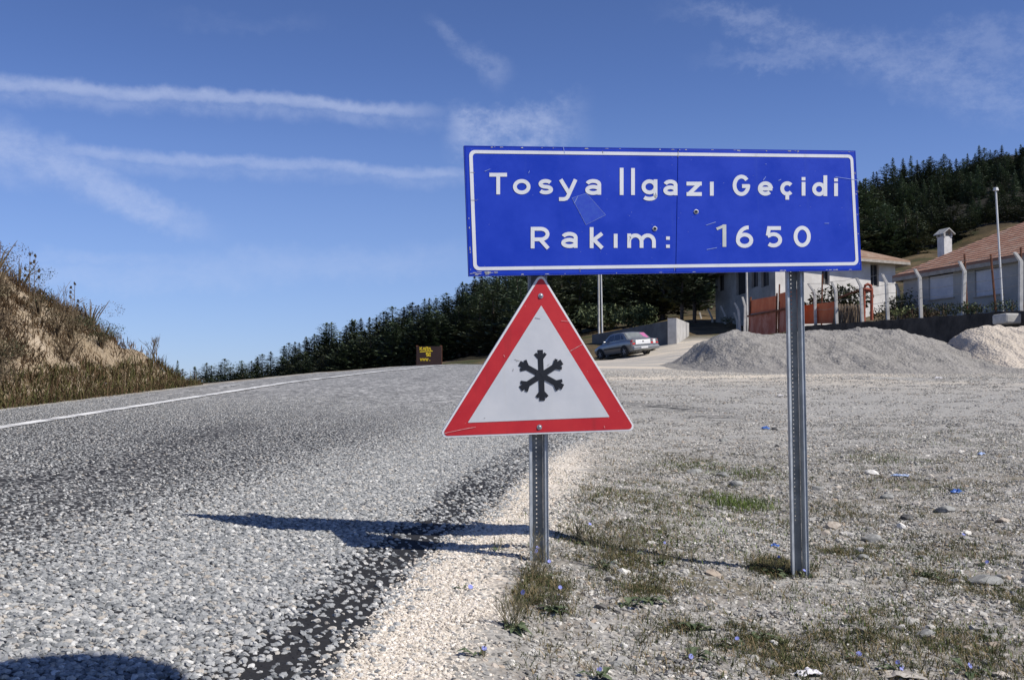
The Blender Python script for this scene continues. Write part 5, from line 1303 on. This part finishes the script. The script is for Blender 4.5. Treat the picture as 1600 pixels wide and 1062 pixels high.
# tall dead stalks on the bank skyline
def stalk(px, pb, pt, Y, label, heads, seed):
    rnd = random.Random(seed); p, q = at(px, pb, Y), at(px + 2, pt, Y); g_ = ground_z(p.x, Y); e = empty('dead_mullein_stalk', (p.x, Y, g_)); tag(e, label, 'plant')
    h = q.z - g_; m = MB(); m.tube([(0, 0, -.05), (.01, 0, h * .5), (q.x - p.x, 0, h)], [.009, .007, .004], 5)
    hd = MB()
    for k in range(heads):
        z = h * (1 - .09 * k); s = rnd.choice((-1, 1)); x = (q.x - p.x) * z / h + (s * .07 if k else 0)
        if k: m.tube([((q.x - p.x) * z / h, 0, z - .06), (x, 0, z)], .004, 4)
        for j in range(8):
            a = j * .8; c = Vector((x + .012 * math.cos(a), .012 * math.sin(a), z + rnd.uniform(-.02, .025))); hd.add([c + Vector((-.014, 0, -.012)), c + Vector((.014, .004, -.01)), c + Vector((0, -.01, .02))], [(0, 1, 2)])
    m.build('stem', M['twig'], e); hd.build('seed_head', M['twig'], e)
stalk(45, 450, 397, 17.5, 'tallest dead stalk with seed heads on the crest of the bank', 9, 1)
stalk(53, 450, 400, 17.6, 'dead stalk right beside the tallest one on the bank crest', 6, 3)
stalk(115, 475, 443, 19.5, 'single dead stalk halfway down the crest of the bank', 6, 2)
def bare_bush(px, pb, pt, Y, label, seed):
    rnd = random.Random(seed); p = at(px, pb, Y); g_ = ground_z(p.x, Y); h = at(px, pt, Y).z - g_; e = empty('bare_shrub', (p.x, Y, g_)); tag(e, label, 'shrub'); m = MB()
    def br(a, d, L, r_, dep):
        c = a + d * L; m.tube([a, c], [r_, r_ * .6], 4, False)
        if dep:
            for _ in range(3): br(c - d * L * rnd.random() * .4, (d + Vector((rnd.uniform(-.6, .6), rnd.uniform(-.6, .6), rnd.uniform(-.1, .5)))).normalized(), L * rnd.uniform(.5, .75), r_ * .6, dep - 1)
    for _ in range(3): br(Vector((0, 0, 0)), Vector((rnd.uniform(-.3, .3), rnd.uniform(-.3, .3), 1)).normalized(), h * .45, .012, 3)
    m.build('branches', M['twig'], e)
bare_bush(243, 590, 520, 22.5, 'bare twiggy shrub near the right end of the bank', 4)
bare_bush(90, 470, 442, 18.5, 'bare twiggy shrub near the top of the bank', 6)

# sparse weeds on the verge
def px2g(px, py, Y0=None):
    """ground point seen at a pixel (march along the sight line)"""
    d = ray(px, py); lo = .5
    Y = 2.0
    while Y < 90:
        p = at(px, py, Y)
        if p.z <= ground_z(p.x, Y): return p.x, Y
        Y += .03 if Y < 15 else .2
    return p.x, Y
random.seed(21)
b = Blades(); g_ = Blades(); n = 0
patches = [px2g(*p) + (r,) for p, r in (((930, 850), .30), ((1000, 830), .30), ((1100, 800), .5), ((1150, 790), .4), ((1060, 750), .6), ((1170, 735), .5), ((1390, 720), .7), ((960, 880), .22), ((1040, 880), .3), ((820, 950), .20), ((790, 930), .16), ((850, 910), .14), ((1080, 970), .25), ((1170, 1000), .2), ((1230, 885), .14), ((1200, 890), .10), ((1350, 800), .4), ((1430, 760), .6), ((1450, 900), .3), ((1480, 1000), .3), ((1560, 1030), .3), ((1330, 1000), .2), ((1580, 940), .3), ((1010, 925), .14), ((900, 790), .3), ((970, 780), .4), ((1400, 870), .3), ((1530, 860), .4), ((1320, 870), .2), ((1560, 690), .9), ((1100, 720), .5), ((1250, 1040), .2))]
while n < 62000:
    if random.random() < .60:
        x, y, r_ = random.choice(patches); X = x + random.gauss(0, r_ * .55); Y = y + random.gauss(0, r_ * .8)
    else: Y = random.uniform(2.6, 12); X = random.uniform(0, .5 * Y + .3)
    if X - XR(Y) < .45 or Y < 2.3: n += .1; continue
    if fbm(X * 1.6, Y * 1.6, 44) < -.08 and random.random() < .8: n += .1; continue
    k = random.randint(2, 7); t0 = random.random()
    for _ in range(k):
        b.blade(X + random.gauss(0, .012), Y + random.gauss(0, .012), ground_z(X, Y), random.uniform(.014, .045) * (2 if random.random() < .05 else 1), random.uniform(.0009, .0024), random.uniform(.5, 2.2), random.random() * 6.28, max(0, min(1, t0 + random.gauss(0, .12)))); n += 1
tag(b.build('verge_grass', M['vergegrass']), 'sparse low grass and weeds growing through the gravel verge', 'grass', kind='stuff')
for px, py, r_, cnt, hh in ((1155, 792, .14, 900, .075), (1010, 850, .35, 700, .035), (1110, 820, .4, 900, .035), (1500, 690, .7, 700, .04), (1450, 880, .3, 500, .035), (1350, 960, .25, 500, .03), (1520, 1000, .2, 400, .03), (1040, 780, .5, 700, .035), (1165, 740, .22, 500, .05), (1080, 727, .22, 420, .045), (1385, 720, .28, 420, .05), (1140, 780, .10, 200, .06), (1435, 765, .25, 260, .05)):
    x, y = px2g(px, py)
    for _ in range(cnt):
        X = x + random.gauss(0, r_); Y = y + random.gauss(0, r_ * 1.2); g_.blade(X, Y, ground_z(X, Y), random.uniform(.4, 1) * hh, random.uniform(.0015, .003), random.uniform(.2, 1), random.random() * 6.28, random.random())
tag(g_.build('green_grass', M['greengrass']), 'fresher green grass in small patches on the verge', 'grass', kind='stuff')

# weeds with stems, leaves and flowers
M['stem'] = mottled('wiry_green_brown_stem', (.11, .11, .055), (.22, .18, .11), 30, rough=.85)
M['leaf'] = mottled('dusty_green_leaf', (.055, .085, .035), (.13, .16, .085), 20, rough=.75)
M['silverleaf'] = mottled('silvery_green_leaf', (.22, .27, .22), (.36, .40, .34), 20, rough=.7)
M['chicory'] = mottled('chicory_blue_petal', (.17, .20, .52), (.30, .33, .70), 60, rough=.6)
def flower(parent, c, r_, seed):
    rnd = random.Random(seed); m = MB(); n = 13; tilt = Matrix.Rotation(rnd.uniform(.5, 1.2), 3, 'X') @ Matrix.Rotation(rnd.uniform(-.6, .6), 3, 'Y')
    for k in range(n):
        a = 2 * PI * k / n; d = Vector((math.cos(a), math.sin(a), .12)); w = Vector((-math.sin(a), math.cos(a), 0)) * r_ * .2
        m.add([c + tilt @ v for v in (Vector((0, 0, 0)), d * r_ * .55 - w, d * r_ - w * .8, d * r_ * 1.03, d * r_ + w * .8, d * r_ * .55 + w)], [(0, 1, 2, 3, 4, 5)])
    m.build('flower', M['chicory'], parent)
def chicory(X, Y, h, nst, nfl, label, seed, leaves=8, leafmat='leaf', flowers=None, spread=.5):
    rnd = random.Random(seed); g0 = ground_z(X, Y); e = empty('chicory_plant', (X, Y, g0)); tag(e, label, 'plant'); m = MB(); tips = []
    def br(a, d, L, r_, dep):
        pts = [a]; 
        for k in range(3): d = (d + Vector((rnd.uniform(-.22, .22), rnd.uniform(-.22, .22), rnd.uniform(-.04, .12)))).normalized(); pts.append(pts[-1] + d * L / 3)
        m.tube(pts, [r_, r_ * .85, r_ * .7, r_ * .5], 4, False); tips.append(pts[-1])
        if dep:
            for _ in range(rnd.randint(2, 3)): br(pts[rnd.randint(1, 3)], (d + Vector((rnd.uniform(-.9, .9), rnd.uniform(-.9, .9), rnd.uniform(-.1, .4)))).normalized(), L * rnd.uniform(.4, .7), r_ * .65, dep - 1)
    for _ in range(nst): br(Vector((rnd.gauss(0, .012), rnd.gauss(0, .012), -.01)), Vector((rnd.uniform(-spread, spread), rnd.uniform(-spread, spread), 1)).normalized(), h * rnd.uniform(.4, .62), .0019, 2)
    m.build('stem', M['stem'], e)
    lm = MB()
    for k in range(leaves):
        a = rnd.random() * 6.28; L = rnd.uniform(.035, .10); w = L * rnd.uniform(.12, .2); d = Vector((math.cos(a), math.sin(a), rnd.uniform(.1, .9))).normalized(); s = Vector((-d.y, d.x, 0)).normalized() * w
        b0 = Vector((rnd.gauss(0, .01), rnd.gauss(0, .01), .002)); mid = b0 + d * L * .55; tip = b0 + d * L + Vector((0, 0, -L * .35))
        lm.add([b0, mid - s, tip, mid + s, mid + Vector((0, 0, -.003))], [(0, 1, 4), (1, 2, 4), (2, 3, 4), (3, 0, 4)])
    lm.build('leaf', M[leafmat], e)
    for k in range(nfl): flower(e, rnd.choice(tips), rnd.uniform(.007, .011), seed * 10 + k)
    return e, tips
CH = [((842, 905), .24, 14, 3, 'tangled flowering weed growing round the foot of the left sign post', 14), ((800, 985), .23, 13, 1, 'bushy weed on the cream grit left of the left post foot', 26), ((865, 960), .18, 10, 1, 'grassy weed tuft just right of and below the left post foot', 26),
      ((940, 892), .28, 11, 1, 'weed with pale silvery leaves and one blue flower right of the left post', 14), ((1038, 885), .14, 5, 1, 'small blue flowered weed midway between the two posts', 10), ((1208, 897), .15, 6, 1, 'dark green weed just left of the right post foot', 26),
      ((990, 870), .22, 11, 0, 'wiry brown weed in the grass patch between the posts', 8), ((905, 850), .24, 9, 0, 'thin wiry weed behind the left post shadow', 8), ((1258, 905), .07, 3, 1, 'tiny blue flower at the foot of the right post', 5), ((1080, 1030), .09, 4, 1, 'low weed with one violet blue flower near the bottom, right of the largest flower', 10),
      ((935, 1062), .08, 3, 1, 'low plant bearing the largest blue flower at the bottom middle', 8), ((1155, 1012), .06, 3, 1, 'single small blue flower below the gap between the posts', 6), ((1338, 1035), .06, 3, 1, 'small blue flower right of and below the right post', 6), ((1402, 1050), .06, 3, 2, 'pair of small blue flowers beside the flattened grey cardboard', 6),
      ((1510, 1050), .06, 3, 1, 'small blue flower at the bottom right corner', 6), ((1532, 888), .07, 3, 1, 'lone blue flower far right among the grey stones', 6), ((750, 1028), .06, 3, 1, 'lone blue flower low on the cream grit', 5), ((722, 922), .05, 2, 1, 'tiny blue flower on the cream grit beside the shadow', 3), ((873, 935), .06, 2, 1, 'blue flower just below the left post foot', 4),
      ((1450, 905), .09, 6, 0, 'dark tuft of weed right of the right post', 26), ((1010, 940), .05, 4, 0, 'small leafy tuft below the grass patch between the posts', 22), ((980, 948), .04, 3, 0, 'small dark leafy tuft left of another one below the shadow line', 18), ((1085, 985), .07, 5, 0, 'spiky grass tuft at the lower middle of the verge', 24), ((1190, 1000), .06, 5, 0, 'dark dry weed clump below the right post', 18),
      ((1505, 845), .06, 3, 1, 'little blue flower beside the grey cobbles at right', 4), ((775, 860), .10, 4, 0, 'dry twiggy weed in the sign shadow left of the left post', 4)]
for i, ((px, py), h, ns, nf, lab, lv) in enumerate(CH):
    X, Y = px2g(px, py); chicory(X, Y, h, ns, nf, lab, 500 + i, lv)
X, Y = px2g(948, 882); rnd = random.Random(3); e = empty('silvery_rosette', (X, Y, ground_z(X, Y))); tag(e, 'rosette of pale silvery leaves between the left post and the grass', 'plant'); lm = MB()
for k in range(14):
    a = k * .45 + rnd.random() * .3; L = rnd.uniform(.05, .085); d = Vector((math.cos(a), math.sin(a), rnd.uniform(.2, .8))).normalized(); s = Vector((-d.y, d.x, 0)).normalized() * L * .2
    mid = d * L * .55; tip = d * L + Vector((0, 0, -L * .45)); lm.add([Vector((0, 0, 0)), mid - s, tip, mid + s], [(0, 1, 2), (0, 2, 3)])
lm.build('leaf', M['silverleaf'], e)

# ------------------------------------------------------------------ larger stones, one by one
def rock_fn(c1, c2):
    def f(t):
        P = t.coord('Object'); n = t.noise(P, 25, 7, .7)
        return {'Base Color': t.mix(t.mapr(n, .35, .65), c1, c2), 'Normal': t.bump(t.noise(P, 40, 6, .7), .7, .006)}
    return f
M['rockgrey'] = material('grey_rock', rock_fn((.20, .20, .19), (.34, .34, .32)), rough=.9, spec=.2)
M['rockwarm'] = material('warm_rock', rock_fn((.33, .28, .23), (.50, .45, .38)), rough=.9, spec=.2)
M['rockwhite'] = material('white_rock', rock_fn((.60, .58, .53), (.76, .74, .70)), rough=.9, spec=.2)
M['rockdark'] = material('dark_rock', rock_fn((.06, .06, .06), (.15, .15, .145)), rough=.9, spec=.2)
def rock(px, py, wpx, hfrac, mat, label, seed):
    X, Y = px2g(px, py); s = wpx / F * Y / 2; rnd = random.Random(seed)
    import bmesh
    bm = bmesh.new(); bmesh.ops.create_icosphere(bm, subdivisions=3, radius=1)
    planes = [(Vector((rnd.gauss(0, 1), rnd.gauss(0, 1), rnd.gauss(0, 1))).normalized(), rnd.uniform(.62, .9)) for _ in range(11)]
    for v in bm.verts:
        p = v.co.copy()
        for n_, d_ in planes:
            k = p.dot(n_)
            if k > d_: p -= n_ * (k - d_)
        p += p.normalized() * .06 * mnoise.noise(p * 3 + Vector((seed, 0, 0))); v.co = Vector((p.x * s * 1.08, p.y * s * .8, p.z * s * hfrac))
    me = bpy.data.meshes.new('rock'); bm.to_mesh(me); bm.free(); me.materials.append(M[mat]); o = bpy.data.objects.new('rock', me); COL.objects.link(o)
    o.location = (X, Y, ground_z(X, Y) + s * hfrac * .35); o.rotation_euler = (rnd.uniform(-.15, .15), rnd.uniform(-.15, .15), rnd.uniform(-.6, .6)); tag(o, label, 'rock')
for i, a in enumerate(((1362, 845, 40, .4, 'rockgrey', 'flat grey green stone right of the right post'), (1302, 826, 26, .7, 'rockwarm', 'rounded pinkish stone close to the right post'), (1477, 800, 32, .5, 'rockgrey', 'angular grey stone with dark side at the right'), (1387, 779, 24, .5, 'rockgrey', 'grey stone in the far row right of the right post'),
                     (1538, 912, 52, .35, 'rockgrey', 'large flat slab stone near the right edge'), (1445, 995, 36, .6, 'rockgrey', 'whitish grey angular stone at lower right'), (1411, 984, 14, 1., 'rockwhite', 'small bright white stone left of the whitish angular stone'), (1511, 1018, 22, .6, 'rockwarm', 'brown pointed stone at lower right'),
                     (1150, 760, 26, .6, 'rockgrey', 'grey stone behind the bright green grass'), (1349, 873, 20, .6, 'rockgrey', 'small grey stone below the flat grey green one'), (1568, 816, 26, .5, 'rockwarm', 'sandy stone at the right edge'), (1418, 812, 24, .6, 'rockdark', 'dark stone left of the angular grey stone'),
                     (975, 1014, 14, .9, 'rockwhite', 'small pale round stone left of the low blue flower'), (964, 1040, 34, .35, 'rockgrey', 'flat grey stone beside the largest blue flower'), (1278, 766, 22, .5, 'rockgrey', 'grey stone right behind the right post'), (1363, 741, 22, .5, 'rockwhite', 'pale stone lying far out right of the right post'),
                     (1290, 836, 16, .8, 'rockwarm', 'small pale stone beside the rounded pinkish one'), (1408, 826, 14, 1., 'rockwhite', 'small white stone between grey ones right of the post'), (1130, 690, 18, .5, 'rockgrey', 'stone on the yard far behind the grass'), (1210, 672, 10, .8, 'rockdark', 'dark stone just below the far blue scrap'), (1345, 862, 16, .8, 'rockwhite', 'pale stone above the small grey one'),
                     (1210, 1010, 16, .8, 'rockwhite', 'pale small stone beneath the right post shadow'), (1030, 1035, 18, .7, 'rockdark', 'dark stone beside the low violet blue flower'), (1130, 745, 20, .6, 'rockgrey', 'grey stone left behind the bright green grass'), (1085, 740, 28, .45, 'rockgrey', 'flat grey stone in the grass strip behind'))): rock(*a, 900 + i)
# ------------------------------------------------------------------ litter
def crumple(name, label, px, py, wpx, hfrac, mat, seed, cat='litter', asp=.6):
    X, Y = px2g(px, py); s = wpx / F * Y / 2; n = 12; vs = []; fs = []
    for j in range(n + 1):
        for i in range(n + 1):
            x, y = (i / n * 2 - 1), (j / n * 2 - 1); k = 1 + .3 * nz(x * 2, y * 2, seed)
            vs.append((x * s * k, y * s * asp * k, s * hfrac * (.35 + abs(nz(x * 1.8, y * 1.8, seed + 3)) * 1.6 + .3 * nz(x * 5, y * 5, seed + 5)) * (1.1 - .5 * (x * x + y * y))))
    for j in range(n):
        for i in range(n): q = j * (n + 1) + i; fs.append((q, q + 1, q + n + 2, q + n + 1))
    m = MB(); m.add(vs, fs); o = m.build(name, mat); o.location = (X, Y, ground_z(X, Y) + .004); o.rotation_euler = (0, 0, seed % 1.2 - .5); tag(o, label, cat)
M['paper'] = mottled('white_waste_paper', (.62, .60, .62), (.78, .76, .78), 30, rough=.7)
M['card'] = mottled('grey_brown_cardboard', (.33, .30, .26), (.44, .41, .36), 20, rough=.9)
M['bluep'] = mottled('bright_blue_plastic', (.05, .14, .50), (.12, .26, .62), 30, rough=.4)
M['palebluep'] = mottled('pale_blue_plastic', (.25, .36, .62), (.50, .58, .74), 30, rough=.4)
M['blackp'] = mottled('black_rubber_scrap', (.015, .015, .016), (.03, .03, .03), 30, rough=.5)
crumple('paper_scrap', 'crumpled white paper scrap at the bottom edge below the right post', 1262, 1058, 44, .35, M['paper'], 3.3)
crumple('cardboard_piece', 'flattened grey brown cardboard at the bottom right', 1409, 1060, 62, .22, M['card'], 5.1)
crumple('plastic_scrap', 'deep blue plastic scrap left of the right post foot', 1211, 855, 13, .8, M['bluep'], 7.2)
crumple('plastic_scrap', 'bright blue plastic scrap far out in the yard between the posts', 1196, 671, 13, .6, M['bluep'], 8.4)
crumple('plastic_scrap', 'blue plastic wrapper at the right among the weeds', 1496, 772, 20, .5, M['bluep'], 9.6)
crumple('plastic_scrap', 'torn pale blue plastic strip right of the right post', 1408, 745, 24, .4, M['palebluep'], 10.8)
crumple('plastic_scrap', 'pale blue and white plastic scrap far right in the yard', 1534, 711, 15, .5, M['palebluep'], 11.9)
crumple('paper_scrap', 'small white scrap lying in the yard left of the right post', 1220, 619, 9, .4, M['paper'], 12.7)
crumple('paper_scrap', 'white scrap near the foot of the sand heap', 1466, 592, 12, .4, M['paper'], 13.7)
crumple('paper_scrap', 'white scrap on the slope of the left bank near its foot', 161, 601, 11, .4, M['paper'], 14.1)
crumple('rubber_scrap', 'black curled rubber scrap in the yard near the blue scrap', 1214, 699, 9, .9, M['blackp'], 15.3)

# ------------------------------------------------------------------ sun and sky
sun = bpy.data.lights.new('sun', 'SUN'); so = bpy.data.objects.new('sun', sun); COL.objects.link(so)
sun.energy = 5.0; sun.angle = R(.53); sun.color = (1, .95, .88)
so.rotation_euler = S_DIR.to_track_quat('Z', 'Y').to_euler(); so.location = (8, -4, 12)
w = bpy.data.worlds.new('World'); scene.world = w; w.use_nodes = True; t = NT(w.node_tree)
bg = w.node_tree.nodes['Background']; bg.inputs['Strength'].default_value = .086
sky = t.n.new('ShaderNodeTexSky'); sky.sky_type = 'NISHITA'; sky.sun_disc = False; sky.sun_elevation = R(47); sky.sun_rotation = math.atan2(S_DIR.x, S_DIR.y)
sky.altitude = 1650; sky.air_density = 1.0; sky.dust_density = .6; sky.ozone_density = 2.5
D = t.vmath('NORMALIZE', t.coord('Generated'))
base = sky.outputs[0]
hs = t.n.new('ShaderNodeHueSaturation'); hs.inputs['Saturation'].default_value = 1.0; hs.inputs['Value'].default_value = 1.0; t.l.new(base, hs.inputs['Color']); base = t.mix(1., hs.outputs[0], (.83, .94, 1.34), 'MULTIPLY')
nlow = t.noise(t.mapping(D, (1, 1, 3)), 5, 8, .7); nfine = t.noise(t.mapping(D, (1, 1, 1.6)), 34, 8, .72); nmid = t.noise(D, 14, 6, .65); npuff = t.noise(D, 60, 5, .6)
tot = None
def streak(p0, p1, w0, w1, amt, noiseamp, fade0, fade1, pf=.5, nsrc=None, sharp=.1):
    """a trail of cloud between two directions of the sky"""
    global tot
    a, b = ray(*p0).normalized(), ray(*p1).normalized(); n_ = a.cross(b).normalized(); tt = n_.cross(a).normalized(); Lx = math.atan2(b.dot(tt), b.dot(a))
    al = t.vmath('DOT_PRODUCT', D, tuple(tt)); ds = t.vmath('DOT_PRODUCT', D, tuple(n_))
    ds = t.math('ADD', ds, t.math('MULTIPLY', t.math('SUBTRACT', nmid, .5), noiseamp / F * 2))
    ds = t.math('ADD', ds, t.math('MULTIPLY', t.math('SUBTRACT', npuff, .5), noiseamp / F * 1.2))
    s1 = math.sin(Lx); wid = t.mapr(al, 0, s1, w0 / F, w1 / F, False)
    core = t.mapr(t.math('DIVIDE', t.math('ABSOLUTE', ds), wid), sharp, 1.0, 1, 0)
    ends = t.math('MULTIPLY', t.mapr(al, -fade0 / F, fade0 / F * .3, 0, 1), t.mapr(al, s1 - fade1 / F, s1 + fade1 / F * .3, 1, 0))
    v = t.math('MULTIPLY', core, ends); v = t.math('MULTIPLY', v, t.mapr(nfine if nsrc is None else nsrc, .30, .66, 1 - pf, 1)); v = t.math('MULTIPLY', v, amt * .95)
    tot = v if tot is None else t.math('MAXIMUM', tot, v)
streak((-60, 126), (700, 176), 17, 15, .42, 14, 5, 90, .3)
streak((-60, 140), (720, 192), 26, 24, .20, 20, 5, 120, .7)
streak((90, 238), (760, 274), 15, 13, .32, 14, 90, 60, .4)
streak((130, 252), (800, 284), 24, 20, .16, 18, 90, 60, .7)
streak((-80, 190), (340, 368), 58, 26, .36, 30, 5, 110, .55)
streak((-80, 225), (130, 300), 55, 25, .22, 26, 5, 150, .6)
streak((722, 208), (915, 186), 66, 50, .40, 80, 40, 80, .85)
streak((735, 80), (800, 125), 24, 34, .17, 26, 40, 30, .85)
streak((690, 40), (745, 90), 14, 18, .14, 20, 40, 30, .85)
streak((1120, 30), (1640, 150), 30, 60, .20, 50, 120, 10, .9)
streak((1180, 95), (1640, 60), 20, 50, .16, 50, 120, 10, .9)
streak((1400, 120), (1700, 180), 40, 60, .12, 50, 120, 10, .9)
streak((-60, 440), (800, 400), 30, 45, .16, 30, 5, 200, .5)
streak((-60, 400), (400, 405), 16, 14, .14, 20, 5, 200, .6)
streak((300, 30), (520, 45), 20, 20, .04, 30, 80, 80, .8)
hz = t.mapr(t.sep(D, 2), .30, -.02, 0, 1)
col = t.mix(t.math('MULTIPLY', hz, .35), base, (4.2, 5.6, 8.2))
high = t.mapr(t.sep(D, 2), .22, .85, 1.05, .58, False)
cb = t.n.new('ShaderNodeCombineXYZ')
for k_ in range(3): t.l.new(high, cb.inputs[k_])
col = t.mix(1., col, cb.outputs[0], 'MULTIPLY')
mxx = t.mix(tot, col, (7.6, 8.4, 10.8))
t.l.new(mxx, bg.inputs['Color'])
